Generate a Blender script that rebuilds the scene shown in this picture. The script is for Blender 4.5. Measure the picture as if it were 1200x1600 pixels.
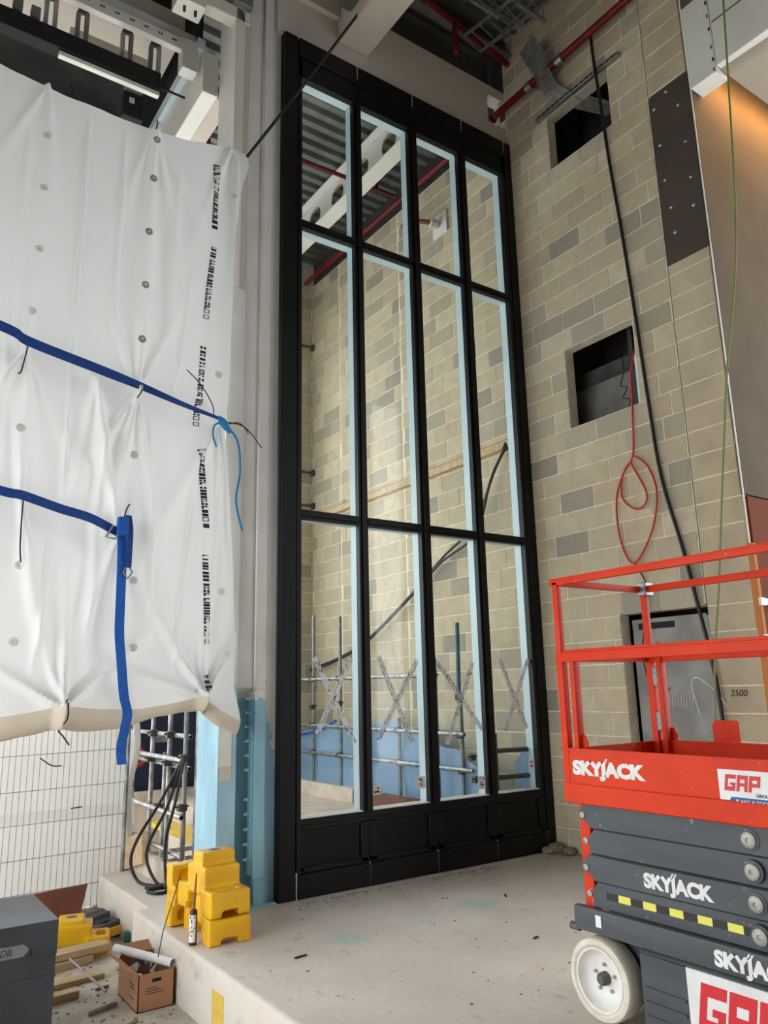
import bpy, bmesh, math, random
from mathutils import Vector, Matrix, noise
random.seed(7)
for o in list(bpy.data.objects): bpy.data.objects.remove(o)
SC = bpy.context.scene
COL = SC.collection

# ---------------------------------------------------------------- camera, sky, exposure
cam_d = bpy.data.cameras.new('camera'); cam = bpy.data.objects.new('camera', cam_d); COL.objects.link(cam)
cam_d.sensor_fit = 'VERTICAL'; cam_d.sensor_height = 36; cam_d.lens = 36 * 1203.4 / 1600
cam_d.clip_start = .05; cam_d.clip_end = 100
rt = Vector((.82228474, -.56864736, -.0220906)); dn = Vector((.10996797, .19686475, -.97424397)); fw = Vector((.55835012, .79867669, .22441187))
mw = Matrix.Identity(4)
for i in range(3):
    mw[i][0] = rt[i]; mw[i][1] = -dn[i]; mw[i][2] = -fw[i]
mw.translation = Vector((-6.1656, -5.9382, 1.62))
cam.matrix_world = mw
SC.camera = cam

world = bpy.data.worlds.new('overcast_sky'); SC.world = world; world.use_nodes = True
wn = world.node_tree.nodes; wn['Background'].inputs[0].default_value = (.93, .97, 1.0, 1); wn['Background'].inputs[1].default_value = 1.0
SC.view_settings.view_transform = 'Standard'; SC.view_settings.look = 'None'
SC.view_settings.exposure = 2.12; SC.view_settings.gamma = 1; SC.view_settings.use_curve_mapping = False

# ---------------------------------------------------------------- materials
def lin(c):
    r = []
    for v in c:
        v /= 255.
        r.append(v / 12.92 if v <= .04045 else ((v + .055) / 1.055) ** 2.4)
    return (r[0], r[1], r[2], 1)
MATS = {}
def newmat(name):
    m = bpy.data.materials.new(name); m.use_nodes = True; MATS[name] = m
    nt = m.node_tree; b = nt.nodes['Principled BSDF']
    return m, nt, b
def N(nt, t, **kw):
    n = nt.nodes.new(t)
    for k, v in kw.items(): setattr(n, k, v)
    return n
def noise_fac(nt, pos, scale, detail=4, lo=.35, hi=.65, stretch=None):
    src = pos
    if stretch:
        mp = N(nt, 'ShaderNodeMapping'); mp.inputs['Scale'].default_value = stretch; nt.links.new(pos, mp.inputs[0]); src = mp.outputs[0]
    n = N(nt, 'ShaderNodeTexNoise'); n.inputs['Scale'].default_value = scale; n.inputs['Detail'].default_value = detail
    nt.links.new(src, n.inputs['Vector'])
    r = N(nt, 'ShaderNodeMapRange'); r.inputs[1].default_value = lo; r.inputs[2].default_value = hi
    nt.links.new(n.outputs[0], r.inputs[0])
    return r.outputs[0]
def mixc(nt, fac, a, b):
    m = N(nt, 'ShaderNodeMix', data_type='RGBA')
    if isinstance(fac, float): m.inputs[0].default_value = fac
    else: nt.links.new(fac, m.inputs[0])
    for s, v in ((m.inputs[6], a), (m.inputs[7], b)):
        if isinstance(v, tuple): s.default_value = v
        else: nt.links.new(v, s)
    return m.outputs[2]
def bump(nt, b, h, strength, dist=.01):
    n = N(nt, 'ShaderNodeBump'); n.inputs['Strength'].default_value = strength; n.inputs['Distance'].default_value = dist
    nt.links.new(h, n.inputs['Height']); nt.links.new(n.outputs[0], b.inputs['Normal'])
def mat(name, col, rough=.6, metal=0., col2=None, scale=5., bmp=0., bscale=40., lo=.35, hi=.65, spots=None, sscale=60, stretch=None, coat=0., spec=.5):
    m, nt, b = newmat(name)
    b.inputs['Roughness'].default_value = rough; b.inputs['Metallic'].default_value = metal
    b.inputs['Specular IOR Level'].default_value = spec
    if coat: b.inputs['Coat Weight'].default_value = coat
    c = lin(col); pos = N(nt, 'ShaderNodeNewGeometry').outputs['Position']
    if col2:
        c = mixc(nt, noise_fac(nt, pos, scale, 5, lo, hi, stretch), c, lin(col2))
    if spots:
        c = mixc(nt, noise_fac(nt, pos, sscale, 5, .68, .74), c, lin(spots))
    if isinstance(c, tuple): b.inputs['Base Color'].default_value = c
    else: nt.links.new(c, b.inputs['Base Color'])
    if bmp: bump(nt, b, noise_fac(nt, pos, bscale, 6, .2, .8), bmp)
    return m

def block_mat(name, island):
    m, nt, b = newmat(name); b.inputs['Roughness'].default_value = .85
    if island: r = N(nt, 'ShaderNodeNewGeometry').outputs['Random Per Island']
    else: r = N(nt, 'ShaderNodeObjectInfo').outputs['Random']
    pos = N(nt, 'ShaderNodeNewGeometry').outputs['Position']
    cr = N(nt, 'ShaderNodeValToRGB'); e = cr.color_ramp.elements; cr.color_ramp.interpolation = 'LINEAR'
    stops = [(0, (206, 192, 162)), (.14, (195, 179, 150)), (.3, (213, 200, 171)), (.42, (188, 174, 147)), (.55, (205, 188, 160)), (.66, (198, 178, 153)), (.76, (185, 174, 151)), (.86, (172, 164, 145)), (.94, (160, 154, 138)), (1, (143, 140, 128))]
    e[0].position = 0; e[0].color = lin(stops[0][1]); e[1].position = 1; e[1].color = lin(stops[-1][1])
    for p, c in stops[1:-1]:
        k = e.new(p); k.color = lin(c)
    nt.links.new(r, cr.inputs[0])
    c = mixc(nt, noise_fac(nt, pos, 7, 6, .3, .75), cr.outputs[0], lin((174, 160, 132)))
    mm = N(nt, 'ShaderNodeMix', data_type='RGBA'); mm.inputs[0].default_value = .6
    nt.links.new(cr.outputs[0], mm.inputs[6]); nt.links.new(c, mm.inputs[7])
    c2 = mixc(nt, noise_fac(nt, pos, 90, 2, .64, .72), mm.outputs[2], lin((120, 108, 88)))
    nt.links.new(c2, b.inputs['Base Color'])
    bump(nt, b, noise_fac(nt, pos, 120, 6, .2, .8), .25, .004)
    return m
block_mat('block', False); block_mat('block_island', True)

mat('mortar', (234, 226, 204), .9, col2=(218, 208, 184), scale=8, bmp=.3, bscale=80)
mat('pier_block', (196, 180, 152), .85, col2=(178, 162, 136), scale=3, bmp=.25, bscale=60, spots=(150, 136, 112), sscale=25)
mat('black_frame', (7, 7, 8), .45, col2=(9, 9, 10), scale=3, spec=.28)
mat('frame_panel', (7, 7, 8), .45, col2=(9, 9, 10), scale=2, spec=.25)
mat('pale_lining', (204, 224, 231), .4, col2=(192, 214, 222), scale=2)
mat('white_strip', (232, 232, 230), .5)
mat('white_paint', (226, 224, 216), .45, col2=(212, 209, 198), scale=2.5, lo=.3, hi=.8)
mat('header_white', (206, 198, 186), .7, col2=(196, 186, 174), scale=2, lo=.3, hi=.8)
mat('plaster_tan', (108, 93, 73), .8, col2=(98, 84, 66), scale=1.6, spec=.2)
mat('orange_board', (122, 58, 22), .7, col2=(108, 50, 20), scale=2, stretch=(1, 1, .2), spec=.12)
mat('board_edge', (196, 124, 70), .7, spec=.2)
mat('galv', (170, 172, 174), .4, .85, col2=(140, 142, 146), scale=12)
mat('galv_dull', (150, 150, 148), .55, .5, col2=(120, 120, 118), scale=14)
mat('scaffold_tube', (168, 170, 168), .45, .6, col2=(128, 128, 124), scale=9, lo=.4, hi=.6)
mat('coupler', (96, 92, 86), .6, .6, col2=(70, 62, 54), scale=30)
mat('deck_metal', (120, 122, 120), .55, .3, col2=(98, 100, 98), scale=3)
mat('dark_steel', (74, 74, 74), .6, .2, col2=(58, 58, 58), scale=4)
mat('grey_steel', (112, 110, 106), .6, .1, col2=(96, 94, 90), scale=4)
mat('red_pipe', (112, 18, 20), .5, col2=(92, 14, 16), scale=8, spec=.3)
mat('black_rubber', (24, 24, 25), .5)
mat('black_matte', (16, 16, 17), .8)
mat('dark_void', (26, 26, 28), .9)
mat('dark_panel', (74, 64, 52), .75, col2=(66, 57, 46), scale=3, bmp=.1, bscale=30)
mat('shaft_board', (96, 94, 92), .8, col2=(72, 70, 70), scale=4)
mat('grey_board', (156, 154, 148), .85, col2=(128, 126, 120), scale=3.2, bmp=.15, bscale=20, spots=(110, 108, 102), sscale=14)
mat('yellow_plastic', (236, 184, 20), .42, col2=(224, 164, 16), scale=6, spots=(200, 140, 20), sscale=30)
mat('yellow_shade', (196, 140, 18), .5)
mat('yellow_paint', (226, 190, 66), .8, col2=(206, 172, 80), scale=14)
mat('timber', (202, 178, 142), .75, col2=(182, 154, 116), scale=6, stretch=(.3, 3, 3), bmp=.2)
mat('ply_brown', (118, 66, 44), .7, col2=(100, 54, 36), scale=6)
mat('cardboard', (172, 124, 90), .85, col2=(160, 112, 80), scale=5)
mat('white_plastic', (236, 236, 234), .4, col2=(220, 220, 216), scale=7)
mat('paper', (238, 238, 236), .8)
mat('ink', (26, 26, 28), .6)
mat('chest_grey', (62, 66, 72), .5, col2=(50, 54, 60), scale=5, spots=(90, 94, 98), sscale=40)
mat('chest_label', (128, 130, 132), .5, col2=(108, 110, 112), scale=10)
mat('lift_red', (222, 58, 14), .5, col2=(208, 50, 12), scale=4, spots=(232, 140, 110), sscale=30, spec=.25)
mat('lift_grey', (82, 86, 90), .5, col2=(70, 74, 78), scale=4, spots=(126, 128, 130), sscale=26, stretch=(1, .3, 2), spec=.4)
mat('lift_white', (236, 236, 234), .5, col2=(224, 222, 218), scale=9)
mat('tyre', (232, 224, 208), .75, col2=(214, 202, 182), scale=9, bmp=.2, bscale=30, spots=(150, 140, 124), sscale=22)
mat('wheel_white', (238, 236, 230), .55, col2=(226, 222, 214), scale=12, spots=(170, 166, 158), sscale=40)
mat('hub_grey', (110, 106, 100), .6, .4, col2=(88, 82, 76), scale=40)
mat('pin_grey', (176, 174, 168), .5, .3, col2=(150, 148, 142), scale=30)
mat('hazard_yellow', (236, 228, 96), .5); mat('hazard_black', (28, 28, 28), .5)
mat('decal_red', (214, 36, 44), .5); mat('decal_blue', (40, 78, 150), .5)
mat('strap_blue', (16, 98, 190), .6, col2=(12, 82, 168), scale=40, bmp=.3, bscale=200)
mat('strap_dark', (14, 66, 142), .6, col2=(10, 56, 124), scale=40, bmp=.3, bscale=200)
mat('cord_cyan', (20, 128, 186), .6)
mat('cable_green', (112, 134, 78), .6, col2=(128, 140, 70), scale=3); mat('cable_red', (196, 48, 46), .5)
mat('brown_stick', (142, 92, 50), .7)
mat('tube_maroon', (70, 26, 30), .5)
mat('container_blue', (22, 32, 58), .5); mat('blue_crate', (36, 56, 98), .5); mat('container_red', (150, 36, 36), .5)
mat('pole_teal', (66, 112, 128), .55, col2=(54, 92, 106), scale=9)
mat('teal_plastic', (36, 92, 92), .5)
mat('concrete_up', (214, 200, 184), .85, col2=(192, 176, 158), scale=6, bmp=.3, spots=(160, 146, 128), sscale=30)
mat('rubble', (150, 136, 118), .9, col2=(120, 108, 92), scale=20, bmp=.5)
mat('light_housing', (210, 208, 202), .5)
mat('led_face', (60, 60, 62), .3)

# concrete slab: pale, pinkish smears, tyre scuffs and two green-marked patches
m, nt, b = newmat('concrete'); b.inputs['Roughness'].default_value = .8
pos = N(nt, 'ShaderNodeNewGeometry').outputs['Position']
c = mixc(nt, noise_fac(nt, pos, 1.3, 6, .35, .7), lin((214, 206, 194)), lin((198, 189, 178)))
c = mixc(nt, noise_fac(nt, pos, 2.1, 5, .52, .75), c, lin((206, 188, 174)))
c = mixc(nt, noise_fac(nt, pos, 9, 8, .62, .8), c, lin((176, 162, 150)))
c = mixc(nt, noise_fac(nt, pos, 5, 10, .64, .8, (1.6, .8, 1)), c, lin((172, 160, 150)))
def patch(c, cx, cy, r, col, k):
    d = N(nt, 'ShaderNodeVectorMath', operation='DISTANCE'); nt.links.new(pos, d.inputs[0]); d.inputs[1].default_value = (cx, cy, 0)
    nz = noise_fac(nt, pos, 9, 4, 0, 1)
    ad = N(nt, 'ShaderNodeMath', operation='MULTIPLY_ADD'); nt.links.new(nz, ad.inputs[0]); ad.inputs[1].default_value = .25; nt.links.new(d.outputs['Value'], ad.inputs[2])
    r_ = N(nt, 'ShaderNodeMapRange'); r_.inputs[1].default_value = r + .12; r_.inputs[2].default_value = r; r_.inputs[3].default_value = 0; r_.inputs[4].default_value = k
    nt.links.new(ad.outputs[0], r_.inputs[0])
    return mixc(nt, r_.outputs[0], c, lin(col))
c = patch(c, -3.16, -1.13, .18, (150, 196, 176), .55)
c = patch(c, -1.92, -1.02, .2, (146, 192, 172), .55)
nt.links.new(c, b.inputs['Base Color']); bump(nt, b, noise_fac(nt, pos, 22, 8, .2, .8), .25, .01)

# dusty rough lower floor
m, nt, b = newmat('dusty_floor'); b.inputs['Roughness'].default_value = .9
pos = N(nt, 'ShaderNodeNewGeometry').outputs['Position']
c = mixc(nt, noise_fac(nt, pos, 3, 8, .35, .68), lin((206, 198, 184)), lin((176, 164, 146)))
c = mixc(nt, noise_fac(nt, pos, 14, 10, .58, .8), c, lin((158, 146, 128)))
nt.links.new(c, b.inputs['Base Color']); bump(nt, b, noise_fac(nt, pos, 14, 8, .2, .8), .6, .02)

# steel column: blue primer at the foot, white above, ragged paint edge (height set per material)
def column_mat(name, zsplit, wob, blue=(150, 196, 212), extra=0):
    m, nt, b = newmat(name); b.inputs['Roughness'].default_value = .4
    pos = N(nt, 'ShaderNodeNewGeometry').outputs['Position']
    sx = N(nt, 'ShaderNodeSeparateXYZ'); nt.links.new(pos, sx.inputs[0])
    nz = noise_fac(nt, pos, 12, 6, .2, .8)
    ad = N(nt, 'ShaderNodeMath', operation='MULTIPLY_ADD'); nt.links.new(nz, ad.inputs[0]); ad.inputs[1].default_value = wob; nt.links.new(sx.outputs['Z'], ad.inputs[2])
    if extra:
        a2 = N(nt, 'ShaderNodeMath', operation='MULTIPLY_ADD'); nt.links.new(sx.outputs['X'], a2.inputs[0]); a2.inputs[1].default_value = extra; nt.links.new(ad.outputs[0], a2.inputs[2]); ad = a2
    g = N(nt, 'ShaderNodeMath', operation='GREATER_THAN'); nt.links.new(ad.outputs[0], g.inputs[0]); g.inputs[1].default_value = zsplit
    bl = mixc(nt, noise_fac(nt, pos, 5, 5, .3, .75, (1, 1, .3)), lin(blue), lin((132, 176, 194)))
    wh = mixc(nt, noise_fac(nt, pos, 3, 5, .3, .8), lin((226, 224, 218)), lin((210, 207, 198)))
    sp = mixc(nt, noise_fac(nt, pos, 45, 3, .72, .76), wh, lin((120, 110, 92)))
    nt.links.new(mixc(nt, g.outputs[0], bl, sp), b.inputs['Base Color'])
column_mat('column_paint', 1.62, .12); column_mat('post_paint', 1.75, .1, (178, 214, 228)); column_mat('flange_paint', -17.6, .5, extra=6.)

# plastic sheeting: white, lets some light through
def sheet_mat(name, col, trans, bs):
    m, nt, b = newmat(name); b.inputs['Base Color'].default_value = lin(col); b.inputs['Roughness'].default_value = .42
    pos = N(nt, 'ShaderNodeNewGeometry').outputs['Position']
    bump(nt, b, noise_fac(nt, pos, bs, 5, .2, .8, (1, 1, .5)), .18, .02)
    t = N(nt, 'ShaderNodeBsdfTranslucent'); t.inputs[0].default_value = lin(col)
    mx = N(nt, 'ShaderNodeMixShader'); mx.inputs[0].default_value = trans
    nt.links.new(b.outputs[0], mx.inputs[1]); nt.links.new(t.outputs[0], mx.inputs[2])
    nt.links.new(mx.outputs[0], nt.nodes['Material Output'].inputs[0])
sheet_mat('sheet_white', (234, 234, 232), .22, 5); sheet_mat('sheet_fence', (232, 228, 221), .16, 4)
sheet_mat('sheet_hem', (214, 202, 184), .15, 5); sheet_mat('sheet_blue', (158, 192, 226), .35, 5); sheet_mat('sheet_clear', (178, 166, 148), .15, 6)
# window glass: thin, mostly clear with a fresnel reflection
m, nt, b = newmat('glass')
tr = N(nt, 'ShaderNodeBsdfTransparent'); tr.inputs[0].default_value = (.93, .95, .94, 1)
gl = N(nt, 'ShaderNodeBsdfGlossy'); gl.inputs['Roughness'].default_value = .02
lw = N(nt, 'ShaderNodeLayerWeight'); lw.inputs[0].default_value = .5
pw = N(nt, 'ShaderNodeMath', operation='POWER'); nt.links.new(lw.outputs['Facing'], pw.inputs[0]); pw.inputs[1].default_value = 5
fr = N(nt, 'ShaderNodeMath', operation='MULTIPLY_ADD'); nt.links.new(pw.outputs[0], fr.inputs[0]); fr.inputs[1].default_value = .9; fr.inputs[2].default_value = .022
mx = N(nt, 'ShaderNodeMixShader'); nt.links.new(fr.outputs[0], mx.inputs[0]); nt.links.new(tr.outputs[0], mx.inputs[1]); nt.links.new(gl.outputs[0], mx.inputs[2])
nt.links.new(mx.outputs[0], nt.nodes['Material Output'].inputs[0])
# cloudy tape
m, nt, b = newmat('tape'); b.inputs['Base Color'].default_value = lin((232, 232, 236)); b.inputs['Roughness'].default_value = .4; b.inputs['Alpha'].default_value = .5
m, nt, b = newmat('warm_led'); b.inputs['Base Color'].default_value = (1, .6, .25, 1); b.inputs['Emission Color'].default_value = (1, .55, .2, 1); b.inputs['Emission Strength'].default_value = 13

# ---------------------------------------------------------------- mesh tools
class MB:
    def __init__(s): s.v = []; s.f = []
    def add(s, vs, fs):
        k = len(s.v); s.v += [Vector(p) for p in vs]; s.f += [[i + k for i in q] for q in fs]; return s
    def box(s, x0, x1, y0, y1, z0, z1):
        return s.add([(x0,y0,z0),(x1,y0,z0),(x1,y1,z0),(x0,y1,z0),(x0,y0,z1),(x1,y0,z1),(x1,y1,z1),(x0,y1,z1)],
                     [(0,3,2,1),(4,5,6,7),(0,1,5,4),(1,2,6,5),(2,3,7,6),(3,0,4,7)])
    def obox(s, p0, p1, w, h, up=(0,0,1)):
        p0, p1 = Vector(p0), Vector(p1); d = (p1 - p0).normalized(); up = Vector(up)
        if abs(d.dot(up)) > .98: up = Vector((1, 0, 0))
        a = d.cross(up).normalized() * w / 2; u = a.cross(d).normalized() * h / 2
        vs = [p + q for p in (p0, p1) for q in (-a - u, a - u, a + u, -a + u)]
        return s.add(vs, [(0,1,2,3),(7,6,5,4),(0,4,5,1),(1,5,6,2),(2,6,7,3),(3,7,4,0)])
    def tube(s, pts, r, n=8, cap=True):
        pts = [Vector(p) for p in pts]; rings = []; prev = None
        for i, p in enumerate(pts):
            d = (pts[min(i + 1, len(pts) - 1)] - pts[max(i - 1, 0)]).normalized()
            if prev is None:
                a = d.orthogonal().normalized()
            else:
                a = prev - d * prev.dot(d)
                a = a.normalized() if a.length > 1e-6 else d.orthogonal().normalized()
            prev = a; bb = d.cross(a); rr = r[i] if isinstance(r, (list, tuple)) else r
            rings.append([p + (a * math.cos(t) + bb * math.sin(t)) * rr for t in [2 * math.pi * j / n for j in range(n)]])
        fs = []
        for i in range(len(pts) - 1):
            for j in range(n):
                fs.append((i*n + j, i*n + (j+1) % n, (i+1)*n + (j+1) % n, (i+1)*n + j))
        if cap: fs += [tuple(range(n - 1, -1, -1)), tuple(range((len(pts)-1)*n, len(pts)*n))]
        return s.add([p for q in rings for p in q], fs)
    def pipe(s, p0, p1, r, ri, n=12):            # open hollow tube
        p0, p1 = Vector(p0), Vector(p1); d = (p1 - p0).normalized(); a = d.orthogonal().normalized(); bb = d.cross(a)
        def ring(p, rr): return [p + (a * math.cos(2*math.pi*j/n) + bb * math.sin(2*math.pi*j/n)) * rr for j in range(n)]
        vs = ring(p0, r) + ring(p1, r) + ring(p1, ri) + ring(p0, ri); fs = []
        for q in range(4):
            for j in range(n): fs.append((q*n + j, q*n + (j+1) % n, ((q+1) % 4)*n + (j+1) % n, ((q+1) % 4)*n + j))
        return s.add(vs, fs)
    def prism(s, poly, axis, a0, a1):            # polygon in the two other axes, extruded along axis
        def P(p, a):
            if axis == 0: return (a, p[0], p[1])
            if axis == 1: return (p[0], a, p[1])
            return (p[0], p[1], a)
        n = len(poly)
        return s.add([P(p, a0) for p in poly] + [P(p, a1) for p in poly],
                     [tuple(range(n)), tuple(range(2*n - 1, n - 1, -1))] + [(i, i + n, (i+1) % n + n, (i+1) % n) for i in range(n)])
    def lathe(s, prof, c, axis, n=32):           # prof: (r, along); axis vector
        c = Vector(c); d = Vector(axis).normalized(); a = d.orthogonal().normalized(); bb = d.cross(a); k = len(prof)
        vs = [c + d * h + (a * math.cos(2*math.pi*j/n) + bb * math.sin(2*math.pi*j/n)) * r for j in range(n) for r, h in prof]
        fs = [(j*k + i, j*k + i + 1, ((j+1) % n)*k + i + 1, ((j+1) % n)*k + i) for j in range(n) for i in range(k - 1)]
        return s.add(vs, fs)
    def rot(s, c, axis, ang):
        R = Matrix.Rotation(ang, 3, axis); c = Vector(c); s.v = [R @ (p - c) + c for p in s.v]; return s
    def move(s, d):
        d = Vector(d); s.v = [p + d for p in s.v]; return s
    def mesh(s, name, mt, bevel=0, seg=1, smooth=True, org=None):
        vs = s.v if org is None else [p - org for p in s.v]
        me = bpy.data.meshes.new(name); me.from_pydata([tuple(p) for p in vs], [], s.f)
        bm = bmesh.new(); bm.from_mesh(me)
        bmesh.ops.remove_doubles(bm, verts=bm.verts, dist=1e-5)
        bmesh.ops.recalc_face_normals(bm, faces=bm.faces)
        if bevel:
            es = [e for e in bm.edges if len(e.link_faces) == 2 and e.calc_face_angle(0) > .5]
            bmesh.ops.bevel(bm, geom=es, offset=bevel, segments=seg, profile=.6, affect='EDGES', clamp_overlap=True)
        bm.to_mesh(me); bm.free()
        if smooth:
            for p in me.polygons: p.use_smooth = True
            me.set_sharp_from_angle(angle=math.radians(38))
        me.materials.append(MATS[mt])
        return me
    def build(s, name, mt, parent=None, bevel=0, seg=1, smooth=True):
        xs = [p.x for p in s.v]; ys = [p.y for p in s.v]; zs = [p.z for p in s.v]
        org = Vector(((min(xs)+max(xs))/2, (min(ys)+max(ys))/2, min(zs)))
        o = bpy.data.objects.new(name, s.mesh(name, mt, bevel, seg, smooth, org)); COL.objects.link(o)
        set_parent(o, parent, org)
        return o
WLOC = {}
def set_parent(o, parent, org):
    WLOC[o.name] = Vector(org)
    if parent is not None:
        o.parent = parent; o.location = Vector(org) - WLOC[parent.name]
    else: o.location = org
def thing(name, label, cat, loc, group=None, kind=None):
    o = bpy.data.objects.new(name, None); COL.objects.link(o); o.empty_display_size = .1
    o.location = loc; WLOC[o.name] = Vector(loc)
    if kind: o['kind'] = kind
    o['label'] = label
    if cat: o['category'] = cat
    if group: o['group'] = group
    return o
def tag(o, label=None, cat=None, group=None, kind=None):
    if label: o['label'] = label
    if cat: o['category'] = cat
    if group: o['group'] = group
    if kind: o['kind'] = kind
    return o
def struct(o, label, cat=None): return tag(o, label, cat, None, 'structure')
def inst(name, me, loc, parent):
    o = bpy.data.objects.new(name, me); COL.objects.link(o); set_parent(o, parent, Vector(loc)); return o
def bx(*a): return MB().box(*a)
def smoothpath(pts, n=8):                          # Catmull-Rom
    P = [Vector(p) for p in pts]; P = [2*P[0] - P[1]] + P + [2*P[-1] - P[-2]]; out = []
    for i in range(1, len(P) - 2):
        for k in range(n):
            t = k / n; a, b_, c_, d = P[i-1], P[i], P[i+1], P[i+2]
            out.append(.5 * ((2*b_) + (c_ - a)*t + (2*a - 5*b_ + 4*c_ - d)*t*t + (3*b_ - a - 3*c_ + d)*t*t*t))
    out.append(P[-2]); return out
def text_mesh(body, size, extrude=.0008, offset=.0, shear=0., sx=1.):
    cu = bpy.data.curves.new('lettering', 'FONT'); cu.body = body; cu.size = size; cu.extrude = extrude; cu.offset = offset; cu.shear = shear; cu.align_x = 'LEFT'
    cu.resolution_u = 4
    o = bpy.data.objects.new('lettering', cu); COL.objects.link(o)
    dg = bpy.context.evaluated_depsgraph_get(); dg.update(); me = bpy.data.meshes.new_from_object(o.evaluated_get(dg))
    bpy.data.objects.remove(o); bpy.data.curves.remove(cu)
    mb = MB(); mb.v = [Vector((v.co.x * sx, v.co.y, v.co.z)) for v in me.vertices]; mb.f = [list(p.vertices) for p in me.polygons]
    bpy.data.meshes.remove(me)
    return mb
def text_on(body, size, org, xdir, ydir, **kw):
    mb = text_mesh(body, size, **kw); xd, yd, o = Vector(xdir), Vector(ydir), Vector(org); zd = xd.cross(yd)
    mb.v = [o + xd * p.x + yd * p.y + zd * p.z for p in mb.v]; return mb
def interp(t, tab):
    if t <= tab[0][0]: return tab[0][1]
    for (a, va), (b_, vb) in zip(tab, tab[1:]):
        if t <= b_: return va + (vb - va) * (t - a) / (b_ - a)
    return tab[-1][1]

# ---------------------------------------------------------------- the setting
LOW = -.37
floor = struct(MB().box(-4.1, .0, -9, .53, -.5, 0).build('floor', 'concrete', bevel=.03, seg=3), 'pale scuffed concrete slab in front of the tall black window')
MB().box(-3.97, 0, .53, 1.98, -.5, -.004).build('rear_slab', 'concrete', floor, bevel=.02, seg=2)
MB().box(-.02, 1.3, -2.45, .2, -.5, -.01).build('shaft_slab', 'concrete', floor)
MB().box(0, 4, -9, -2.45, -.5, -.001).build('side_slab', 'concrete', floor)
sp = MB()
sp.add([(-4.1305, -1.06, -.12), (-4.1305, -1.23, -.12), (-4.1305, -1.23, -.37), (-4.1305, -1.06, -.37), (-4.1, -1.06, -.12), (-4.1, -1.23, -.12), (-4.1, -1.23, -.37), (-4.1, -1.06, -.37)],
       [(0,1,2,3),(7,6,5,4),(0,4,5,1),(1,5,6,2),(2,6,7,3),(3,7,4,0)]).move((.028, 0, 0))
sp.build('paint_mark', 'yellow_paint', floor)
struct(MB().box(-14, -3.9, -9, 8, -.5, LOW).build('floor_lower', 'dusty_floor'), 'dusty lower floor littered with scraps beside the slab edge')
struct(MB().box(-3.97, 0, 1.98, 6, -.9, -.6).build('floor_pit', 'rubble'), 'dark sunken floor behind the window')
rs = struct(MB().box(-2.6, -1.0, 1.3, 4.95, -.6, .33).build('floor_raised', 'concrete_up', bevel=.01), 'raised pale concrete slab seen through the leftmost bottom pane')
MB().box(-1.06, -.98, 2.15, 4.95, .32, .49).build('kerb', 'concrete_up', rs, bevel=.01)
MB().box(-1.06, -.98, .9, 2.13, .30, .485).build('timber_kerb', 'ply_brown', rs, bevel=.004)
MB().box(-1.1, -1.03, 1.55, 1.7, .487, .49).rot((-1.06, 1.6, .49), 'Z', .3).build('paper_scrap', 'paper', rs)

# block walls on the x = 0 line: every block is an object, joints are recessed mortar
CH, BL, JT = .2265, .4467, .011
BMESH = {}
def block_mesh(l, h, mt='block'):
    key = (round(l, 3), round(h, 3), mt)
    if key not in BMESH:
        BMESH[key] = bx(0, .14, -l/2, l/2, 0, h).mesh('block', mt, .004, 1)
    return BMESH[key]
def wall_cells(y0, y1, z0, z1, openings, phase):
    out = []; k = int(math.floor(z0 / CH + 1e-6))
    while k * CH < z1 - .01:
        za, zb = max(z0, k*CH), min(z1, (k+1)*CH)
        zc = (za + zb) / 2
        cuts = [(a, b_) for (a, b_, c_, d) in openings if c_ - .02 < zc < d + .02]
        off = phase + (BL/2 if k % 2 else 0) + (BL/4 if k % 5 == 3 else 0)
        j = math.floor((y0 - off) / BL); edges = []
        y = off + j*BL
        while y < y1 + BL:
            edges.append(y); y += BL
        for a, b_ in zip(edges, edges[1:]):
            segs = [(max(a, y0), min(b_, y1))]
            for c_, d in cuts:
                ns = []
                for s_, e_ in segs:
                    if e_ <= c_ or s_ >= d: ns.append((s_, e_)); continue
                    if s_ < c_: ns.append((s_, c_))
                    if e_ > d: ns.append((d, e_))
                segs = ns
            for s_, e_ in segs:
                if e_ - s_ > .05: out.append((s_, e_, za, zb))
        k += 1
    return out
def place_blocks(cells, parent, mt='block', x=0., name='block'):
    for s_, e_, za, zb in cells:
        l = e_ - s_ - JT; h = zb - za - JT
        if h < .03: continue
        o = inst(name, block_mesh(round(l, 2), round(h, 3), mt), (x + random.uniform(-.0015, .0015), (s_ + e_)/2, za + JT/2), parent)
def backing(y0, y1, z0, z1, ops, xa=.004, xb=.136):
    mb = MB(); zs = sorted({z0, z1, *[q for o in ops for q in o[2:4]]}); zs = [z for z in zs if z0 <= z <= z1]
    for a, b_ in zip(zs, zs[1:]):
        zc = (a + b_)/2; cur = y0
        for o in sorted(ops):
            if o[2] < zc < o[3]:
                if o[0] > cur: mb.box(xa, xb, cur, o[0], a, b_)
                cur = o[1]
        if cur < y1: mb.box(xa, xb, cur, y1, a, b_)
    return mb
OPS = [(-1.545, -.65, 19*CH, 23*CH), (-1.545, -.66, 33*CH, 8.24), (-2.0, -1.07, 0, 2.29)]
WZ = 9.7
wr = backing(-2.0, 0, 0, WZ, OPS).build('wall_right', 'mortar', smooth=False)
struct(wr, 'beige concrete block wall with three openings to the right of the window')
place_blocks(wall_cells(-2.0, -.004, 0, WZ, OPS, -.65 - 2*BL), wr)
wp = bx(.004, .136, -2.44, -2.012, 0, WZ).build('wall_pier', 'mortar', smooth=False)
struct(wp, 'narrow block pier between the wall joint and the tan return wall')
cells = [(-2.45, -2.008, k*CH, min((k+1)*CH, WZ)) for k in range(43)]
place_blocks(cells, wp, 'pier_block')
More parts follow.
